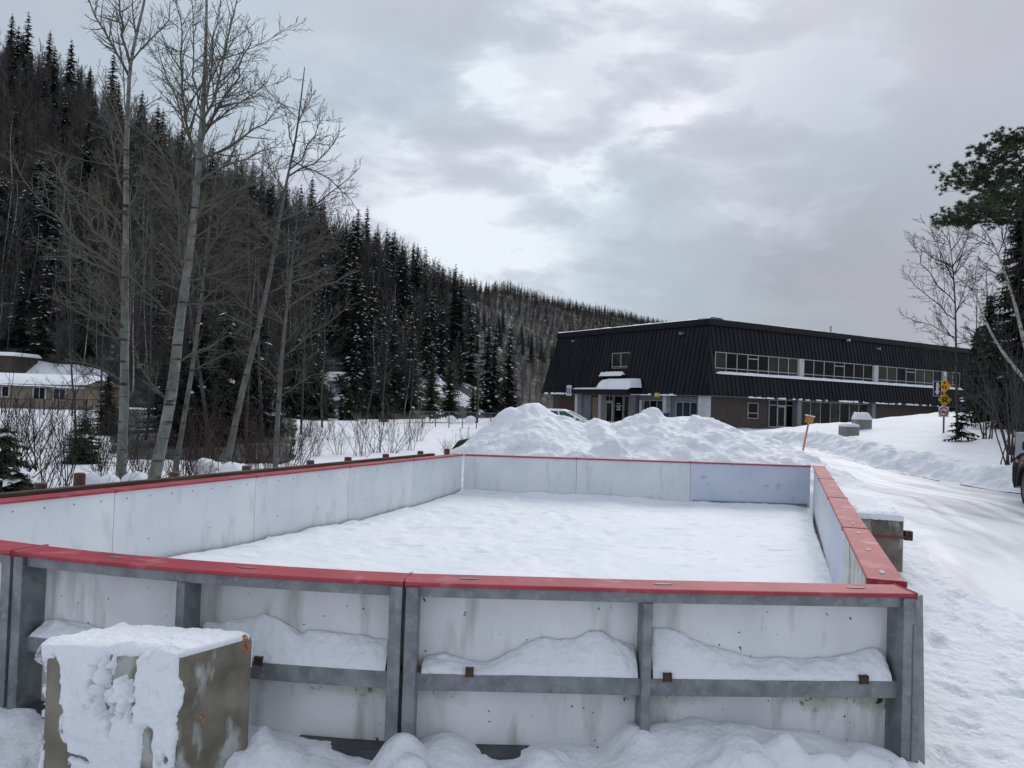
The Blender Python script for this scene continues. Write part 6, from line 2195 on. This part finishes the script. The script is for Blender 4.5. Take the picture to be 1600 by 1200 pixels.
def pine():
    Y = 21.5
    rng = random.Random(31)
    tr, _ = poly3([(1618, 720), (1612, 560), (1606, 420), (1600, 330), (1603, 270), (1610, 225), (1616, 196)], Y)
    base = tr[0]
    t = thing('pine_tree', 'tall green pine with tufted boughs against the sky at the right edge', 'tree', tuple(base))
    mb = MB(); mb.tube(tr, .16, .04, 10)
    bl = [([(1602, 340), (1575, 352), (1540, 345), (1510, 345), (1478, 348)], .03, -.4), ([(1601, 330), (1570, 330), (1535, 325), (1498, 335)], .028, .6), ([(1600, 300), (1565, 285), (1530, 280), (1488, 277)], .03, -.3), ([(1600, 290), (1570, 270), (1545, 262), (1520, 262)], .024, .5),
          ([(1603, 250), (1580, 240), (1555, 235), (1538, 238)], .024, -.4), ([(1606, 230), (1585, 222), (1568, 216)], .02, .4), ([(1602, 340), (1640, 330), (1690, 320)], .03, .3), ([(1604, 280), (1650, 260), (1690, 255)], .03, -.2),
          ([(1610, 235), (1650, 222), (1680, 225)], .02, .3), ([(1603, 330), (1580, 310), (1560, 305)], .02, -1.2), ([(1603, 300), (1590, 260), (1570, 250)], .02, 1.2), ([(1612, 222), (1600, 216), (1586, 219)], .014, .2), ([(1601, 310), (1570, 305), (1525, 300), (1505, 290)], .022, 1.1), ([(1602, 345), (1572, 340), (1545, 330), (1520, 325)], .02, -1.3)]
    cr = MB()
    tips = []
    for pl, r, dy in bl:
        pts, ln = poly3(pl, Y, dy)
        mb.tube(pts, r, .008, 6)
        n = len(pts)
        for i in range(int(n * .35), n):
            for q in range(9):
                d = Vector((rng.gauss(0, .24), rng.gauss(0, .30), rng.gauss(.05, .07)))
                tips.append((pts[i], pts[i] + d))
        tips.append((pts[-2], pts[-1] + Vector((-.1, 0, .05))))
    for a, b in tips:
        mb.tube([a, b], .008, .005, 3, cap=False)
        d0 = (b - a).normalized()
        for c in range(rng.randint(2, 4)):
            o = b + Vector((rng.gauss(0, .08), rng.gauss(0, .08), rng.gauss(0, .05)))
            for k in range(40):
                d = (d0 * .3 + Vector((rng.gauss(0, 1), rng.gauss(0, 1), rng.gauss(.35, .7)))).normalized()
                l = rng.uniform(.06, .13); w = perp(d, rng) * .010
                cr.add([o - w, o + w, o + d * l], [(0, 1, 2)])
    part('trunk', mb, 'twig_dark', t, smooth=True); part('crown', cr, 'needle_pine', t)


pine()
for px, pyt, pyb, Y, lab, sd in ((1590, 290, 690, 26, 'dark tall spruce behind the birches at the right edge', 41), (1545, 470, 680, 29, 'dim conifer between the bare tree and the right spruce', 42), (1640, 330, 690, 24, 'dark spruce beyond the right picture edge', 43),
                                 (1525, 520, 660, 34, 'dark conifer behind the trail sign', 44)):
    a = at(px, pyb, Y); b = at(px, pyt, Y); Hh = b.z - a.z
    t = spruce_proto('dark_spruce', lab, 'dark spruces at the right edge', sd, Hh, Hh * .19, snow=.04, whorls=64, lo=.06, per=10)
    t.location = (a.x, a.y, g(a.x, a.y) - .2)
# little ragged spruce under the bare tree
a = at(1502, 692, 23)
t = spruce_proto('spruce_sapling', 'sparse dark spruce sapling at the foot of the bare tree beside the sign', None, 45, 1.3, .55, snow=.15, whorls=9, per=6, sparse=True)
t.location = (a.x, a.y, g(a.x, a.y) - .05)
SHR = [shrub_mesh(640 + i, 3.0, 8, 'twig_hill', .38, 2, (6, 3), .004, .026) for i in range(2)]
for k, (px, Y, sc, lab) in enumerate(((1572, 18.5, 1.0, 'many stemmed dark bush on the bank left of the dark car'), (1596, 19.5, 1.0, 'taller many stemmed bush behind the dark car'), (1540, 23, .8, 'dark twiggy bush right of the spruce sapling'), (1520, 27, .8, 'thin bush behind the trail sign'), (1610, 21, 1.1, 'dark bush at the right picture edge'))):
    a = at(px, 700, Y)
    o = link('dark_bush', SHR[k % 2], None, (a.x, a.y, g(a.x, a.y) - .05)); o.scale = (sc,) * 3; o.rotation_euler = (0, 0, k * 2.2)
    tag(o, lab, 'bush', 'dark bushes on the right bank')
# wood beyond on the right
for k, (px, Y, sc, v, lab) in enumerate(((1535, 70, 1.0, 0, 'brown tree behind the right end of the black building'), (1560, 60, .9, 1, 'brown tree on the rise beyond the black building'), (1590, 64, 1.0, 2, 'pale brushy tree on the rise at the right'),
                                         (1620, 58, 1.0, 0, 'brown tree on the rise past the right edge'), (1575, 50, .8, 2, 'low pale tree on the rise at the right'), (1550, 46, .7, 1, 'small brown tree past the building end'))):
    X = Y * (px - 800) / FPX
    copy_thing(BRV[v], (X, Y, g(X, Y) - .2), k, sc, lab, 'bare trees on the right rise')
for t in SPV + BRV:
    remove_proto(t)

# ------------------------------------------------------------------ sky and light
def spd(px, py):
    d = ray(px, py).normalized(); return d


W = bpy.data.worlds.new('World'); SC.world = W; W.use_nodes = True
N = W.node_tree.nodes; L = W.node_tree.links
bg = N['Background']
SUN_EL, SUN_AZ = R(38), R(25)       # veiled sun, ahead and a little to the right
sky = N.new('ShaderNodeTexSky'); sky.sky_type = 'NISHITA'; sky.sun_disc = False
sky.sun_elevation = SUN_EL; sky.sun_rotation = SUN_AZ; sky.air_density = 1; sky.dust_density = 2
tc = N.new('ShaderNodeTexCoord')


def math_(op, a, b=None):
    n = N.new('ShaderNodeMath'); n.operation = op
    for i, v in enumerate((a, b)):
        if v is None: continue
        if isinstance(v, (int, float)): n.inputs[i].default_value = v
        else: L.new(v, n.inputs[i])
    return n.outputs[0]


def wnoise(scale, detail, zst=1.0, off=(0, 0, 0), rough=.5, distort=0.0):
    mp = N.new('ShaderNodeMapping'); mp.inputs['Scale'].default_value = (1, 1, zst); mp.inputs['Location'].default_value = off
    L.new(tc.outputs['Generated'], mp.inputs['Vector'])
    n = N.new('ShaderNodeTexNoise'); n.inputs['Scale'].default_value = scale; n.inputs['Detail'].default_value = detail
    n.inputs['Roughness'].default_value = rough; n.inputs['Distortion'].default_value = distort
    L.new(mp.outputs[0], n.inputs['Vector'])
    return n


wn = wnoise(2.6, 5, 2.0, (.3, 1.7, .2), .45, .3)
wn2 = wnoise(6.5, 6, 2.4, (4.1, .7, 2.2), .55, .2)
# warped direction for soft cloud lobes
ad = N.new('ShaderNodeMixRGB'); ad.blend_type = 'ADD'; ad.inputs[0].default_value = .07
L.new(tc.outputs['Generated'], ad.inputs[1])
sb = N.new('ShaderNodeMixRGB'); sb.blend_type = 'SUBTRACT'; sb.inputs[0].default_value = 1
L.new(wn2.outputs['Color'], sb.inputs[1]); sb.inputs[2].default_value = (.5, .5, .5, 1)
L.new(sb.outputs[0], ad.inputs[2])
lobes = None
for (px, py, k, amp) in ((900, 130, 110, .37), (1210, 130, 120, .30), (1010, 40, 120, .12), (600, 290, 90, .25), (740, 320, 130, .20), (980, 400, 160, .18), (1080, 350, 200, .10), (330, 170, 60, .08), (650, 420, 120, .22),
                          (1000, 250, 140, -.10), (760, 60, 90, -.05), (1120, 420, 120, -.12), (1500, 300, 20, -.15), (1250, 440, 50, -.16), (700, 180, 100, -.06)):
    d = spd(px, py)
    dt = N.new('ShaderNodeVectorMath'); dt.operation = 'DOT_PRODUCT'
    L.new(ad.outputs[0], dt.inputs[0]); dt.inputs[1].default_value = d
    e = math_('POWER', 2.71828, math_('MULTIPLY', math_('SUBTRACT', dt.outputs['Value'], 1.0), k))
    e = math_('MULTIPLY', math_('MINIMUM', e, 1.0), amp)
    lobes = e if lobes is None else math_('ADD', lobes, e)
v = math_('ADD', lobes, math_('MULTIPLY', math_('SUBTRACT', wn.outputs['Fac'], .5), .34))
# overcast: brighter overhead and behind the camera
for dvec, kk, am in ((Vector((0, 0, 1)), 2.5, .20), (Vector((-.2, -.95, .3)).normalized(), 1.2, .24)):
    dt = N.new('ShaderNodeVectorMath'); dt.operation = 'DOT_PRODUCT'
    L.new(tc.outputs['Generated'], dt.inputs[0]); dt.inputs[1].default_value = dvec
    e = math_('MULTIPLY', math_('POWER', 2.71828, math_('MULTIPLY', math_('SUBTRACT', dt.outputs['Value'], 1.0), kk)), am)
    v = math_('ADD', v, e)
v = math_('ADD', v, .36)
rmp = N.new('ShaderNodeValToRGB')
E = rmp.color_ramp.elements
E[0].position = 0.10; E[0].color = (.345, .366, .432, 1)
E[1].position = 1.0; E[1].color = (.80, .83, .90, 1)
x = E.new(.35); x.color = (.435, .464, .545, 1)
x = E.new(.62); x.color = (.56, .594, .685, 1)
L.new(v, rmp.inputs['Fac'])
# faint blue-green openings
tn = wnoise(2.4, 4, 1.6, (2.2, 5.1, 1.0))
mr = N.new('ShaderNodeMapRange'); mr.inputs['From Min'].default_value = .48; mr.inputs['From Max'].default_value = .66
L.new(tn.outputs['Fac'], mr.inputs['Value'])
tint = N.new('ShaderNodeMixRGB'); tint.blend_type = 'MULTIPLY'
L.new(math_('MULTIPLY', mr.outputs[0], .6), tint.inputs[0]); L.new(rmp.outputs[0], tint.inputs[1]); tint.inputs[2].default_value = (.84, 1.0, .98, 1)
SKY_K = 10.0
cl = N.new('ShaderNodeMixRGB'); cl.blend_type = 'MULTIPLY'; cl.inputs[0].default_value = 1
L.new(tint.outputs[0], cl.inputs[1]); cl.inputs[2].default_value = (SKY_K, SKY_K, SKY_K, 1)
mix = N.new('ShaderNodeMixRGB'); mix.inputs[0].default_value = .95
L.new(sky.outputs[0], mix.inputs[1]); L.new(cl.outputs[0], mix.inputs[2])
L.new(mix.outputs[0], bg.inputs['Color']); bg.inputs['Strength'].default_value = .1

sun = bpy.data.lights.new('sun', 'SUN'); sun.energy = 1.4; sun.angle = R(40); sun.color = (1, .97, .93)
so = bpy.data.objects.new('sun', sun); COL.objects.link(so)
sd = Vector((math.sin(SUN_AZ) * math.cos(SUN_EL), math.cos(SUN_AZ) * math.cos(SUN_EL), math.sin(SUN_EL)))
so.rotation_euler = (-sd).to_track_quat('-Z', 'Y').to_euler()

SC.view_settings.view_transform = 'Standard'
SC.view_settings.look = 'None'
SC.view_settings.exposure = .10
SC.view_settings.gamma = 1
SC.render.engine = 'CYCLES'
SC.cycles.max_bounces = 6
SC.cycles.diffuse_bounces = 3
SC.cycles.use_denoising = True
